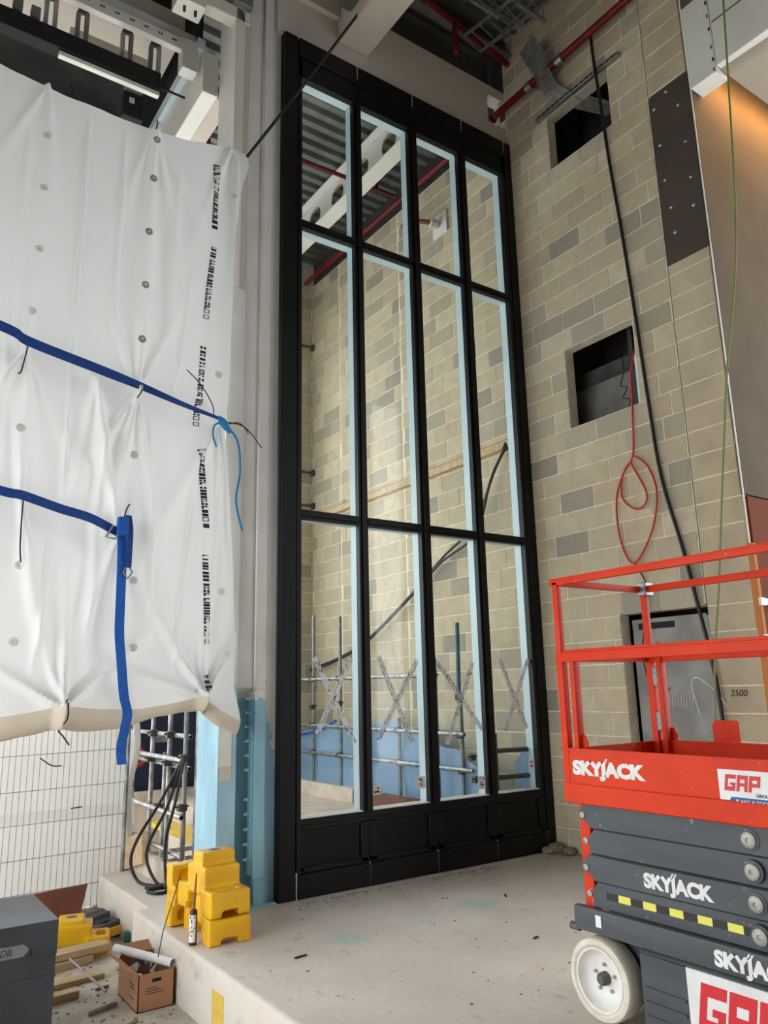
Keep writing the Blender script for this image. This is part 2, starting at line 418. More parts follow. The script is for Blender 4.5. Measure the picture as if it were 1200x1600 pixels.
# lettering on the pier
def felt(body, y, z, size, parent, x=-.004, mt='ink', name='handwriting', shear=.2):
    t = text_on(body, size, (x, y, z), (0, -1, 0), (0, 0, 1), extrude=.0004, shear=shear); return t.build(name, mt, parent, smooth=False)
felt('2500', -2.13, 1.50, .075, wp)

FY1 = 4.95
wf = bx(.004, .136, .0, FY1, .0, 8.62).build('wall_far_right', 'mortar', smooth=False)
struct(wf, 'beige block wall continuing beyond the glass of the tall window')
cells = wall_cells(.004, FY1, .0, 8.62, [(2.365, 2.39, 0, 9), (4.04, 4.065, 0, 9)], .1)
cells.sort(key=lambda c: (c[0] + c[1]) / 2 + .06 * abs((c[2] + c[3])/2 - 3) + (3 if c[3] < .7 else 0))
place_blocks(cells[:300], wf)
mb = MB()
for s_, e_, za, zb in cells[300:]:
    if zb - za < .04: continue
    mb.box(random.uniform(-.0015, .0015), .14, s_ + JT/2, e_ - JT/2, za + JT/2, zb - JT/2)
tag(mb.build('distant_blocks', 'block_island', wf, smooth=False), kind='stuff')
struct(bx(.03, .14, 0, FY1, 8.62, 9.75).build('wall_far_sky_stop', 'dark_steel'), 'dark strip added above the far block wall to shut out sky')  # added filler, hides the sky gap above the blocks
struct(bx(-3.9, .14, .56, .62, 9.0, 9.75).build('wall_header_sky_stop', 'dark_steel'), 'dark closure added above the window header to shut out sky between the decks')  # added filler, stops sky showing between the two deck heights
wb = MB().box(-1.0, .14, FY1 + .005, FY1 + .13, -.6, 9.2).box(-3.9, -1.0, FY1 + .005, FY1 + .13, -.6, 1.95).box(-3.9, -1.0, FY1 + .005, FY1 + .13, 7.6, 9.2).build('wall_back', 'mortar', smooth=False)  # middle gap is an unseen opening added to daylight the far room
struct(wb, 'shaded end wall of the room beyond the window')
cells = wall_cells(-.9, -.004, .0, 8.62, [], .2)
mb = MB()
for s_, e_, za, zb in cells: mb.box(s_ + JT/2, e_ - JT/2, FY1, FY1 + .1, za + JT/2, zb - JT/2)
tag(mb.build('distant_blocks', 'block_island', wb, smooth=False), kind='stuff')
# ledge along the far wall
lg = MB().prism([(-.075, 4.33), (0, 4.33), (0, 4.45), (-.03, 4.45), (-.075, 4.42)], 1, .12, 4.6); lg.v = [Vector((p.x, p.y, p.z)) for p in lg.v]
lgo = lg.build('timber_ledge', 'timber'); tag(lgo, 'narrow pale ledge running along the block wall behind the glass', 'ledge')

# return wall with the warm cove light, brown boards below it
struct(bx(.02, 3.6, -2.47, -2.41, 3.18, 9.7).build('wall_return', 'plaster_tan'), 'tan plaster return wall washed by a warm cove light')
tr_ = bx(-.004, .004, -2.474, -2.462, 2.75, 9.0).build('trim_1', 'white_strip'); struct(tr_, 'thin white edge bead between block pier and tan wall')
bo = thing('timber_hoarding', 'orange-brown timber panel with metal straps under the tan wall', 'panel', (1.2, -2.47, 0))
bx(.045, 1.2, -2.475, -2.43, 0, 3.165).build('board', 'orange_board', bo, .003)
bx(1.206, 3.0, -2.475, -2.43, 0, 3.165).build('board', 'orange_board', bo, .003)
bx(.0, .043, -2.49, -2.43, 0, 2.75).build('edge_strip', 'board_edge', bo, .002)
for z in (2.25, 1.95):
    st = bx(-.01, .5, -2.503, -2.49, z - .02, z + .035).build('metal_strap', 'galv', bo, .002)
    bx(-.02, .06, -2.51, -2.489, z - .025, z + .04).build('strap_end', 'white_plastic', st, .003)

# shaft behind the openings
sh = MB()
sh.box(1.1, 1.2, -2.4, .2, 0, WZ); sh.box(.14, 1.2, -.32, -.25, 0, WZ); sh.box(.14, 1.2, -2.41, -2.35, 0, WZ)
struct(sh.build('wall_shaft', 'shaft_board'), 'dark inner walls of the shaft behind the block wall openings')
tag(bx(.15, 1.1, -2.35, -.32, 6.5, 6.6).build('shaft_slab', 'dark_steel'), 'dark floor plate inside the wall shaft', 'slab', kind='structure')
# ceiling: ribbed steel deck on both sides of the window
def deck(x0, x1, y0, y1, z, name, label, pitch=.2):
    prof = []; y = y0
    while y < y1:
        prof += [(y, z), (y + .09, z), (y + .115, z + .06), (y + .175, z + .06)]; y += pitch
    n = len(prof); vs = [(x0, a, b_) for a, b_ in prof] + [(x1, a, b_) for a, b_ in prof]
    o = MB().add(vs, [(i, i + 1, n + i + 1, n + i) for i in range(n - 1)]).build(name, 'deck_metal', smooth=False)
    struct(o, label)
    bx(x0, x1, y0, y1, z + .065, z + .3).build('slab', 'dark_steel', o)
    return o
deck(-4.3, 1.3, -9, .6, 9.75, 'ceiling', 'dark ribbed steel deck ceiling above the hall')
deck(-3.8, 0.2, .6, 5.1, 9.02, 'ceiling_far', 'ribbed steel deck ceiling seen through the top panes')
# hall shell: unseen roof and walls added to control daylight from the left
struct(bx(-9, -4.3, -9, .1, 9.75, 10.05).build('ceiling_blocker_left', 'dark_steel'), 'unseen plain soffit added over the left bay to cut high daylight')  # added out of view so the upper walls see less sky
struct(bx(-9, -3.9, .1, 6, 8.95, 9.25).build('ceiling_bay', 'dark_steel'), 'dark soffit above the sheeted bay')
struct(MB().box(-9.2, -9, -9, 5, 4.1, 10).box(-9.2, -9, -9, -5.5, -.5, 4.1).build('wall_blocker_left', 'dark_steel'), 'unseen wall added to limit daylight to a low opening on the left')  # added out of view, blocks high sky and leaves grazing side light
struct(MB().box(-9, 4, -9.2, -9, -.5, 10).build('wall_blocker_behind', 'dark_steel'), 'unseen plain wall added behind the camera to keep out frontal daylight')  # added out of view, closed to keep front light off the sheet
struct(bx(-9, -3.9, 4.6, 4.8, 5.2, 8.95).build('wall_bay', 'dark_void'), 'black wall at the back of the sheeted bay')  # seen at the top only, lower part left out to let daylight in

# ---------------------------------------------------------------- the tall window
win = thing('window_1', 'tall black framed window of four bays and three tiers of glass', None, (-1.57, 0, 0), kind='structure')
XL, XR = -3.14, -.004
BAYS = [(-2.937, -2.323), (-2.222, -1.591), (-1.473, -.867), (-.75, -.178)]
TIER = [(.60, 3.12), (3.205, 6.035), (6.12, 7.745)]
F = -.045
bx(-3.14, -2.99, F, .12, 0, 8.21).build('jamb', 'black_frame', win, .004)
bx(-2.982, -2.937, F + .004, .03, .0, 7.99).build('glazing_stile', 'black_frame', win, .004)
bx(-2.975, -2.94, .032, .13, .6, 7.98).build('inner_lining', 'pale_lining', win, .002)
bx(-.12, XR, F, .12, 0, 8.21).build('jamb', 'black_frame', win, .004)
bx(-.178, -.128, F + .004, .03, .0, 7.99).build('glazing_stile', 'black_frame', win, .004)
bx(-.174, -.13, .032, .13, .6, 7.98).build('inner_lining', 'pale_lining', win, .002)
for a, b_ in ((-2.323, -2.222), (-1.591, -1.473), (-.867, -.75)):
    mu = bx(a, b_, F + .012, .03, .0, 7.99).build('mullion', 'black_frame', win, .003)
    bx(a + .03, b_ - .03, F - .006, F + .014, .6, 7.76).build('cover_cap', 'black_frame', mu, .003)
    bx(a + .006, b_ - .006, .032, .13, .6, 7.98).build('inner_lining', 'pale_lining', mu, .002)
for (x0, x1) in BAYS:
    for z0, z1 in ((3.12, 3.205), (6.035, 6.12)):
        t = bx(x0 - .005, x1 + .005, F + .012, .03, z0, z1).build('transom', 'black_frame', win, .003)
        bx(x0 - .004, x1 + .004, F - .002, F + .014, z0 + .025, z1 - .025).build('cover_cap', 'black_frame', t, .003)
        bx(x0, x1, .032, .13, z0 + .004, z1 - .004).build('inner_lining', 'pale_lining', t, .002)
    # head: two stacked panels
    h = bx(x0 - .04, x1 + .05, F + .004, .03, 7.745, 7.975).build('head_panel', 'frame_panel', win, .003)
    bx(x0, x1, .032, .13, 7.75, 7.97).build('inner_lining', 'pale_lining', h, .002)
    # bottom: sill, sunk panel with its frame, kick plate
    s_ = bx(x0 - .005, x1 + .005, F + .01, .12, .55, .6).build('sill', 'black_frame', win, .003)
    bx(x0, x1, F + .016, .11, .6, .607).build('sill_strip', 'white_strip', s_)
    p = bx(x0 - .01, x1 + .01, -.02, .04, .19, .555).build('bottom_panel', 'frame_panel', win, .002)
    mb = MB().box(x0 - .04, x1 + .04, F + .006, -.018, .19, .235).box(x0 - .04, x1 + .04, F + .006, -.018, .515, .552)
    mb.box(x0 - .04, x0 + .03, F + .006, -.018, .2, .53).box(x1 - .03, x1 + .04, F + .006, -.018, .2, .53)
    mb.build('panel_frame', 'black_frame', p, .003)
for i, (a, b_) in enumerate(((-2.975, -2.275), (-2.268, -1.535), (-1.527, -.812), (-.804, -.128))):
    bx(a, b_, F - .012, -.0, .012, .186).build('kick_plate', 'black_frame', win, .003)
    bx(b_ + .0005, b_ + .0065, F - .004, -.0, .012, .19).build('joint_strip', 'white_strip', win)
    bx(a, b_, F - .008, .03, 7.985, 8.205).build('head_cover', 'black_frame', win, .003)
    bx(b_ + .0005, b_ + .0065, F - .006, .0, 8.05, 8.21).build('joint_strip', 'white_strip', win)
bx(-2.983, -2.977, F - .004, 0, .0, .2).build('joint_strip', 'white_strip', win)
bx(XL, XR, F + .02, .03, 7.97, 7.99).build('head_rail', 'black_frame', win)
bx(XL, XR, F + .02, .03, .0, .014).build('base_rail', 'black_frame', win)
TAPES = [(((-2.784, 1.906), (-2.379, 1.161)), ((-2.408, 1.902), (-2.76, 1.261))), (((-2.109, 1.921), (-1.749, 1.137)), ((-1.668, 1.881), (-2.127, 1.186))),
         (((-1.42, 1.864), (-.887, 1.212)), ((-.971, 1.864), (-1.34, 1.097))), (((-.604, 1.897), (-.272, 1.196)), ((-.195, 1.9), (-.578, 1.197)))]
STICK = [[], [(-1.724, -1.617, .728, .832), (-2.204, -2.118, .717, .81)], [(-.973, -.88, .658, .779)], [(-.281, -.199, .788, .893)]]
for i, (x0, x1) in enumerate(BAYS):
    for j, (z0, z1) in enumerate(TIER):
        g = bx(x0 - .008, x1 + .008, .008, .026, z0 - .008, z1 + .008).build('glass_pane', 'glass', win, smooth=False)
        if j == 0:
            for k, ((ax, az), (bx_, bz)) in enumerate(TAPES[i]):
                y = .0065 - .0012 * k
                tp = MB().obox((ax, y, az), (bx_, y, bz), .052, .0008, (0, 1, 0)).build('tape_strip', 'tape', g, smooth=False)
                d = Vector((bx_ - ax, 0, bz - az)); L = d.length; d /= L; nn = Vector((-d.z, 0, d.x)); mk = MB()
                for q in range(60):
                    t = random.uniform(.01, .99) * L; off = random.choice((-1, 1)) * random.uniform(.004, .022)
                    p = Vector((ax, y - .0012, az)) + d * t + nn * off
                    mk.obox(p, p + d * random.uniform(.006, .035), random.uniform(.002, .006), .0006, (0, 1, 0))
                mk.build('tape_print', 'ink', tp, smooth=False)
            for (a, b_, c_, d) in STICK[i]:
                s_ = bx(a, b_, .0035, .0048, c_, d).build('sticker', 'paper', g)
                mk = MB()
                for q in range(9):
                    xx = random.uniform(a + .015, b_ - .03); zz = random.uniform(c_ + .015, d - .02)
                    mk.box(xx, xx + random.uniform(.008, .03), .0028, .0034, zz, zz + random.uniform(.004, .012))
                mk.build('sticker_print', 'ink', s_, smooth=False)
# header over the window
hd = MB().box(-3.2, -.30, 0, .16, 8.215, 9.0).box(-.30, .0, 0, .16, 8.215, 8.46).box(-.30, 0, 0, .16, 8.86, 9.0).box(-.075, -.06, .03, .12, 8.46, 8.86)
hdo = hd.build('wall_header', 'header_white'); struct(hdo, 'off-white boxed header above the black window with a pipe hole')
# white beams running from the header over the camera
bm_ = MB().box(-2.48, -2.1, -7.5, -.002, 8.45, 9.3).build('ceiling_beam', 'header_white', bevel=.01)
tag(bm_, 'white boxed ceiling beam running from the window header towards the camera', 'beam')
bx(-3.2, -2.49, -.06, .0, 8.72, 9.3).build('upstand_panel', 'header_white', hdo)
k = bx(-2.62, -2.483, -.5, -.25, 8.62, 8.9).build('junction_box', 'grey_steel', bevel=.01); tag(k, 'small grey box fixed to the side of the white ceiling beam', 'box')

# ---------------------------------------------------------------- steel column, boxed post and beams at the left of the window
sc = thing('steel_column', 'bolted steel column, blue at the foot and white above, beside the black frame', 'column', (-3.3, .15, 0))
bx(-3.30, -3.145, .03, .05, 0, 9.3).build('front_flange', 'flange_paint', sc, .002)
bx(-3.33, -3.245, .012, .03, 0, 9.3).build('edge_plate', 'column_paint', sc, .002)
bx(-3.31, -3.29, .05, .42, 0, 9.3).build('side_plate', 'column_paint', sc, .002)
bx(-3.49, -3.30, .13, .16, 0, 1.66).build('web', 'column_paint', sc)
bx(-3.49, -3.335, .045, .08, 1.66, 9.3).build('upper_web', 'column_paint', sc, .003)
sp_ = bx(-3.352, -3.30, .03, .11, .22, 1.62).build('splice_plate', 'column_paint', sc, .004)
bx(-3.345, -3.25, -.004, .012, .2, 1.64).build('cover_plate', 'column_paint', sc, .003)
for i in range(12):
    z = .34 + i * .112
    if i in (5,): continue
    b_ = MB().lathe([(0, 0), (.017, 0), (.017, .03), (0, .03)], (-3.352, .05, z), (-1, 0, 0), 6).build('bolt', 'column_paint', sc)
    MB().tube([(-3.38, .05, z), (-3.405, .05, z)], .010, 8).build('bolt_end', 'column_paint', b_)
    b_ = MB().lathe([(0, 0), (.017, 0), (.017, .02), (0, .02)], (-3.44, .13, z + .02), (0, -1, 0), 6).build('bolt', 'column_paint', sc)
bp = bx(-3.49, -3.15, -.03, .4, 0, .012).build('base_plate', 'column_paint', sc, .003)
po = thing('boxed_post', 'square boxed post, glossy pale blue low down and white above, behind the sheet edge', 'post', (-3.6, .22, 0))
bx(-3.655, -3.5, 0, .44, 0, 5.2).build('lower_shaft', 'post_paint', po, .004)
bx(-3.655, -3.56, 0, .4, 5.2, 9.0).build('upper_shaft', 'white_paint', po, .004)
bx(-3.56, -3.5, .02, .4, 5.2, 9.0).build('rear_shaft', 'header_white', po, .004)
bx(-3.645, -3.545, -.004, 0, 1.0, 1.42).build('tape_patch', 'white_paint', po)
bx(-3.645, -3.548, -.0045, 0, .95, 1.06).build('tape_patch', 'header_white', po)
# white header beam going back from the post
hb = thing('header_beam', 'white steel beam running back from the post above the sheet', 'beam', (-3.78, 2.5, 7.5))
bx(-3.82, -3.655, .42, 4.8, 7.5, 7.98).build('casing', 'white_paint', hb, .006)
bx(-3.66, -3.5, .445, 4.8, 7.5, 7.56).build('bottom_flange', 'header_white', hb, .004)
bx(-3.86, -3.83, .43, 4.8, 8.12, 8.95).build('shade_board', 'dark_void', hb)  # added dark board standing in for shade above the beam
bx(-3.88, -3.80, .43, 4.8, 7.99, 8.12).build('edge_channel', 'pale_lining', hb, .003)
bx(-3.655, -3.56, .05, .4, 9.0, 9.3).build('cap', 'white_paint', po)
# cross arm and speaker-like bracket boxes at the top
ca = thing('cross_arm', 'white box-section arm reaching left from the post head', 'bracket', (-3.8, .3, 8.2))
bx(-4.0, -3.5, .0, .14, 8.1, 8.25).build('arm', 'white_paint', ca, .01)
bx(-3.70, -3.5, -.06, .2, 8.25, 8.6).build('saddle', 'galv_dull', ca, .01)
pl = bx(-4.24, -3.97, -.02, .2, 8.02, 8.22).build('end_plate', 'white_paint', ca, .006)
for dx in (.06, .17):
    sl = MB().tube([(-4.22 + dx, .06, 8.018), (-4.2 + dx, .12, 8.018)], .014, 8).build('slot', 'black_matte', pl)
# perforated white beam with hangers, dark beam and pale ledge in the sheeted bay
pb = thing('perforated_beam', 'white perforated channel hung across the top left bay', 'beam', (-5, .6, 7.8))
bx(-7, -3.86, .55, .62, 8.07, 8.23).build('upper_channel', 'white_paint', pb, .004)
bx(-7, -3.92, .48, .55, 7.93, 8.06).build('lower_channel', 'white_paint', pb, .004)
bx(-4.02, -3.86, .46, .60, 7.72, 8.07).build('end_bracket', 'white_paint', pb, .004)
bx(-9, -3.95, .64, 1.6, 8.3, 8.5).build('soffit_board', 'header_white', pb)
for i in range(9):
    for dz in (8.0, 8.12):
        for dy in (0, .05): MB().tube([(-5.1 + i*.14 + dy*.5, .5 if dz < 8.05 else .545, dz), (-5.1 + i*.14 + dy*.5, .47 if dz < 8.05 else .548, dz)], .008, 6).build('hole', 'black_matte', pb)
db = bx(-8, -4.19, .58, .72, 7.45, 7.64).build('dark_beam', 'black_matte', bevel=.004); tag(db, 'long black hollow beam above the white sheet', 'beam')
le = bx(-5.13, -4.19, .6, .66, 7.39, 7.435).build('pale_rail', 'white_paint', bevel=.004); tag(le, 'short pale rail fixed under the black beam', 'rail')
for i, (x, lab) in enumerate(((-5.22, 'leftmost bright hanger bracket above the black beam'), (-4.94, 'second dark hanger bracket above the black beam'), (-4.52, 'slotted middle hanger bracket above the black beam'), (-4.24, 'rightmost hanger bracket near the channel end'))):
    hg = thing('hanger_bracket', lab, 'bracket', (x, .66, 7.6), 'hanger brackets')
    bx(x - .06, x - .02, .64, .68, 7.62, 7.98).build('leg', 'galv' if i in (0, 2) else 'grey_steel', hg, .003)
    bx(x + .02, x + .06, .64, .68, 7.62, 8.0).build('leg', 'galv' if i in (0, 3) else 'grey_steel', hg, .003)
    MB().prism([(x - .06, 7.97), (x + .06, 8.0), (x + .03, 8.08), (x - .03, 8.08)], 1, .645, .675).build('clamp', 'dark_steel', hg, .003)
pr = bx(-4.98, -4.2, 1.0, 1.06, 7.86, 8.12).build('backing_panel', 'header_white', bevel=.004); tag(pr, 'pale panel seen behind the hanger brackets', 'panel')
for x, lab in ((-5.5, 'left small grey box high in the dark bay'), (-5.35, 'right small grey box high in the dark bay')):
    k = bx(x - .04, x + .04, .6, .68, 7.68, 7.8).build('small_box', 'grey_steel', bevel=.004); tag(k, lab, 'box')
gb = thing('gauge_box', 'grey box with yellow label beside the header beam', 'box', (-4.35, .9, 7.3))
bx(-4.45, -4.28, .85, .95, 7.55, 7.85).build('case', 'galv_dull', gb, .01); bx(-4.42, -4.31, .846, .85, 7.62, 7.78).build('label', 'yellow_paint', gb); bx(-4.28, -3.82, .93, .945, 7.78, 7.80).build('arm', 'black_matte', gb)
bx(-4.47, -4.26, .86, .96, 7.25, 7.53).build('lower_case', 'black_matte', gb, .01); bx(-4.41, -4.36, .852, .86, 7.4, 7.46).build('switch', 'white_plastic', gb)
fr_ = thing('glazing_frame', 'dark blue glazed frame deep behind the black beam', 'frame', (-4.8, 3.2, 7))
bx(-5.6, -4.0, 3.2, 3.24, 7.0, 8.9).build('glass_sheet', 'blue_crate', fr_)
for x in (-5.4, -5.05, -4.82, -4.6, -4.35): bx(x - .012, x + .012, 3.17, 3.2, 7.0, 8.9).build('bar', 'galv_dull', fr_)

# ---------------------------------------------------------------- white sheeting with straps
SY = -.15
R_EDGE = [(1.30, -3.56), (1.485, -3.56), (1.731, -3.598), (1.98, -3.587), (2.285, -3.60), (2.807, -3.634), (3.342, -3.687), (3.727, -3.719), (4.188, -3.708), (4.784, -3.704), (5.598, -3.694), (6.008, -3.641), (6.364, -3.552), (6.5, -3.587)]
T_EDGE = [(-7.2, 6.45), (-5.661, 6.418), (-5.307, 6.357), (-5.011, 6.36), (-4.452, 6.354), (-4.109, 6.408), (-3.808, 6.486), (-3.6, 6.49), (-3.5, 6.43)]
F_EDGE = [(-7.2, 1.5), (-5.259, 1.499), (-5.065, 1.526), (-4.903, 1.56), (-4.644, 1.529), (-4.373, 1.52), (-4.137, 1.55), (-3.89, 1.60), (-3.731, 1.49), (-3.557, 1.40)]
S1 = [(-7.2, 4.55), (-5.487, 4.198), (-5.299, 4.126), (-4.807, 4.026), (-4.487, 3.959), (-4.147, 3.877), (-3.788, 3.812)]
FOLDS = [(-4.45, 6.37, -.02, -1, .05, .05, 1.6), (-4.45, 6.37, .2, -1, .045, .05, 1.3), (-4.45, 6.37, -.28, -1, .03, .05, .8), (-4.45, 6.37, .55, -1, .025, .05, .7),
         (-5.31, 6.38, .1, -1, .03, .05, 1.0), (-5.31, 6.38, -.4, -1, .03, .05, .9), (-3.75, 6.48, -.3, -1, .035, .05, .9), (-3.7, 6.4, .02, -1, .04, .05, 1.5),
         (-4.49, 3.93, -.15, -1, .06, .045, 1.1), (-4.49, 3.93, .18, -1, .05, .04, .9), (-4.49, 3.93, -.5, -1, .05, .05, .7), (-4.49, 3.93, .02, 1, .05, .05, 1.2), (-4.49, 3.93, -.35, 1, .035, .05, .9), (-4.49, 3.93, .4, 1, .035, .04, .8),
         (-5.3, 4.1, -.5, -1, .06, .05, .7), (-5.3, 4.1, .1, -1, .05, .06, 1.0), (-5.3, 4.1, .5, -1, .03, .05, .6), (-5.3, 4.1, 0, 1, .03, .06, .9),
         (-4.80, 4.0, .12, -1, .07, .05, 1.0), (-4.80, 4.0, -.12, -1, .04, .05, .8), (-3.79, 3.82, -.8, .8, .03, .04, .6), (-3.79, 3.82, -.5, -1, .05, .05, .8), (-3.79, 3.82, .05, -1, .05, .04, .9),
         (-4.9, 1.55, 0, 1, .05, .05, .9), (-4.9, 1.55, -.8, .5, .06, .05, .6), (-4.9, 1.55, .7, .6, .05, .05, .6), (-4.9, 1.55, -.3, 1, .03, .05, .9),
         (-3.88, 1.6, -.5, .8, .06, .05, .7), (-3.88, 1.6, -.9, .3, .05, .05, .5), (-3.88, 1.6, .4, .6, .05, .05, .6), (-3.88, 1.6, 0, 1, .03, .05, 1.4), (-4.57, 2.8, -.25, 1, .05, .06, .7), (-4.57, 2.8, .1, -1, .04, .06, 1.0), (-4.57, 2.8, -.3, -1, .05, .06, .9), (-5.25, 2.98, .2, -1, .04, .06, .9), (-5.25, 2.98, -.1, 1, .04, .06, .8)]
FOLDS = [(a, b_, c_ / math.hypot(c_, d), d / math.hypot(c_, d), e, f, g) for a, b_, c_, d, e, f, g in FOLDS]
CREASE = [(-4.98, -4.98, 3.0, 6.3, .014, .016), (-4.70, -4.68, 4.2, 6.3, .012, .02), (-4.2, -4.05, 3.9, 5.3, .010, .015), (-5.1, -5.02, 1.7, 2.9, .014, .02), (-4.1, -4.0, 1.7, 3.4, .012, .016), (-4.75, -4.72, 1.9, 3.8, .016, .03), (-4.3, -4.36, 2.0, 3.8, .012, .02), (-4.25, -4.22, 4.4, 6.2, .016, .04), (-3.85, -3.78, 1.8, 3.6, .012, .02), (-5.45, -5.4, 1.8, 6.0, .014, .03)]
def sheet_y(x, z):
    h = .03 * noise.noise(Vector((x * 1.3, z * .35, 3))) + .022 * noise.noise(Vector((x * 3.2, z * .6, 9))) + .006 * noise.noise(Vector((x * 9, z * 3, 1)))
    for px, pz, dx, dz, amp, w, L in FOLDS:
        rx, rz = x - px, z - pz; s_ = rx*dx + rz*dz
        if s_ < -.05: continue
        pe = rx*dz - rz*dx; ww = w * (.32 + 1.0 * max(s_, 0)); q = pe / ww
        if abs(q) < 3: h += amp * 1.7 * math.exp(-q*q) * math.exp(-max(s_, 0) / L) * min(1, max(0, (s_ + .05) / .1))
    for x0, x1, za, zb, a, w in CREASE:
        if za < z < zb:
            q = (x - (x0 + (x1 - x0) * (z - za) / (zb - za) + .03 * noise.noise(Vector((x0 * 7, z * .9, 4))))) / w
            if abs(q) < 3: h += 1.9 * a * math.exp(-q*q) * min(1, (z - za) * 4, (zb - z) * 4)
    zs = interp(x, S1); h -= .05 * math.exp(-((z - zs) / .16) ** 2)
    if x < -4.5: h -= .05 * math.exp(-((z - interp(x, [(-7, 3.3), (-5.4, 2.99), (-4.5, 2.78)])) / .16) ** 2)
    zf = interp(x, F_EDGE)
    h += .07 * math.exp(-((z - zf) / .2) ** 2)
    return SY - h
NX, NZ = 230, 180
vs, fs = [], []
for j in range(NZ + 1):
    t = j / NZ
    for i in range(NX + 1):
        s_ = i / NX
        zr = 6.45 + (1.5 - 6.45) * t
        x = -6.6 + (interp(zr, R_EDGE) + 6.6) * s_
        zt, zb = interp(x, T_EDGE), interp(x, F_EDGE)
        z = zt + (zb - zt) * t
        vs.append((x, sheet_y(x, z), z))
B_EDGE = [(-7.2, 1.32), (-5.246, 1.336), (-5.073, 1.368), (-4.901, 1.41), (-4.765, 1.378), (-4.503, 1.383), (-4.181, 1.459), (-3.886, 1.50), (-3.73, 1.38), (-3.56, 1.30)]
RR = 9
for j in range(1, RR + 1):                               # bottom hem rolled back under itself
    a = j / RR * math.pi
    for i in range(NX + 1):
        x, y0, z0 = vs[NZ * (NX + 1) + i]
        hgt = max(.04, interp(x, F_EDGE) - interp(x, B_EDGE)); wob = .012 * noise.noise(Vector((x * 6, j * .5, 2)))
        vs.append((x, y0 + (1 - math.cos(a)) * .085 + .02 * math.sin(a) + wob, z0 - math.sin(min(a, math.pi*.62)) * hgt + (.0 if a < math.pi*.62 else (a - math.pi*.62) * .06) + wob))
W = NX + 1
for j in range(NZ):
    for i in range(NX): fs.append((j*W + i, j*W + i + 1, (j+1)*W + i + 1, (j+1)*W + i))
hv = vs[NZ*W:]; hf = [(j*W + i, j*W + i + 1, (j+1)*W + i + 1, (j+1)*W + i) for j in range(RR) for i in range(NX)]
sheet = MB().add(vs[:(NZ + 1)*W], fs).build('plastic_sheet', 'sheet_white')
hem = MB().add(hv, hf).build('turned_hem', 'sheet_hem', sheet)
hem.data.set_sharp_from_angle(angle=math.radians(180))
tag(sheet, 'large white plastic sheet hung with folds, eyelets and printed edge, strapped with blue webbing', 'sheet')
for p in sheet.data.polygons: p.use_smooth = True
sheet.data.set_sharp_from_angle(angle=math.radians(180))
for x, z in ((-5.289, 5.909), (-5.28, 5.46), (-5.27, 4.943), (-5.281, 4.423), (-4.456, 5.837), (-4.47, 5.335), (-4.478, 4.847), (-4.486, 4.365), (-3.808, 4.242), (-5.297, 3.496), (-5.229, 2.512), (-5.22, 1.99), (-4.44, 2.45), (-4.42, 1.96), (-3.729, 2.408), (-3.68, 1.919), (-4.479, 3.428), (-4.45, 6.2), (-3.72, 5.98)):
    y = sheet_y(x, z)
    e = MB().lathe([(.032, .002), (.03, .007), (.02, .009), (.012, .008)], (x, y - .0, z), (0, -1, 0), 14).build('eyelet', 'pin_grey' if -4.6 < x < -4.4 and z > 4 else 'white_plastic', sheet)
    MB().lathe([(0, .004), (.011, .004)], (x, y, z), (0, -1, 0), 10).build('eyelet_hole', 'white_paint', e)
# printed edge marks
for (x0, z0), (x1, z1) in (((-3.876, 6.257), (-3.875, 5.598)), ((-3.882, 5.42), (-3.936, 4.691)), ((-3.951, 4.464), (-3.983, 3.736)), ((-3.954, 3.549), (-3.879, 2.889)), ((-3.883, 2.691), (-3.845, 1.977)), ((-3.858, 1.758), (-3.859, 1.628))):
    pm = MB(); L = math.hypot(x1 - x0, z1 - z0); t = 0
    while t < L - .02:
        fr = t / L; big = fr > .82
        h = random.uniform(.008, .026); wd = .052
        if big: h = .035
        def q(a0, a1, w0, w1):
            pts = []
            for aa, wv in ((a0, w0), (a1, w0), (a1, w1), (a0, w1)):
                ff = aa / L; x = x0 + (x1 - x0)*ff + wv; z = z0 + (z1 - z0)*ff; pts.append((x, sheet_y(x, z) - .004, z))
            pm.add(pts, [(0, 1, 2, 3)])
        if big:
            q(t, t + h, -.026, .026) if random.random() < .4 else (q(t, t + .006, -.026, .026), q(t + h - .006, t + h, -.026, .026), q(t, t + h, -.026, -.018), q(t, t + h, .018, .026))
            t += h + .018
        else:
            k = random.random()
            if k < .55: q(t, t + h, -.026, .026)
            elif k < .8: q(t, t + h*.4, -.026, .026); q(t, t + h, -.026, -.008)
            else: q(t, t + h, -.026, -.005); q(t, t + h, .006, .026)
            t += h + random.choice((.004, .004, .006, .016))
    tag(pm.build('printed_marking', 'ink', sheet, smooth=False), kind='stuff')
def ribbon(pts, w, up, yoff=.0, n=8, th=.003):         # flat webbing along pts, width along "up"
    P = smoothpath(pts, n); vs, fs = [], []; up = Vector(up)
    for i, p in enumerate(P):
        ww = w if not callable(w) else w(i / (len(P) - 1))
        vs += [p + up*ww/2, p - up*ww/2, p - up*ww/2 + Vector((0, -th, 0)), p + up*ww/2 + Vector((0, -th, 0))]
    for i in range(len(P) - 1):
        for k in range(4): fs.append((i*4 + k, i*4 + (k+1) % 4, i*4 + 4 + (k+1) % 4, i*4 + 4 + k))
    fs += [(0, 1, 2, 3), (len(P)*4 - 1, len(P)*4 - 2, len(P)*4 - 3, len(P)*4 - 4)]
    return MB().add(vs, fs)
def onsheet(x, z, d=.012): return (x, sheet_y(x, z) - d, z)
st1 = thing('strap', 'upper dark blue strap running across the sheet to a turquoise knot at its edge', 'strap', (-4.6, -.25, 4.0), 'blue straps')
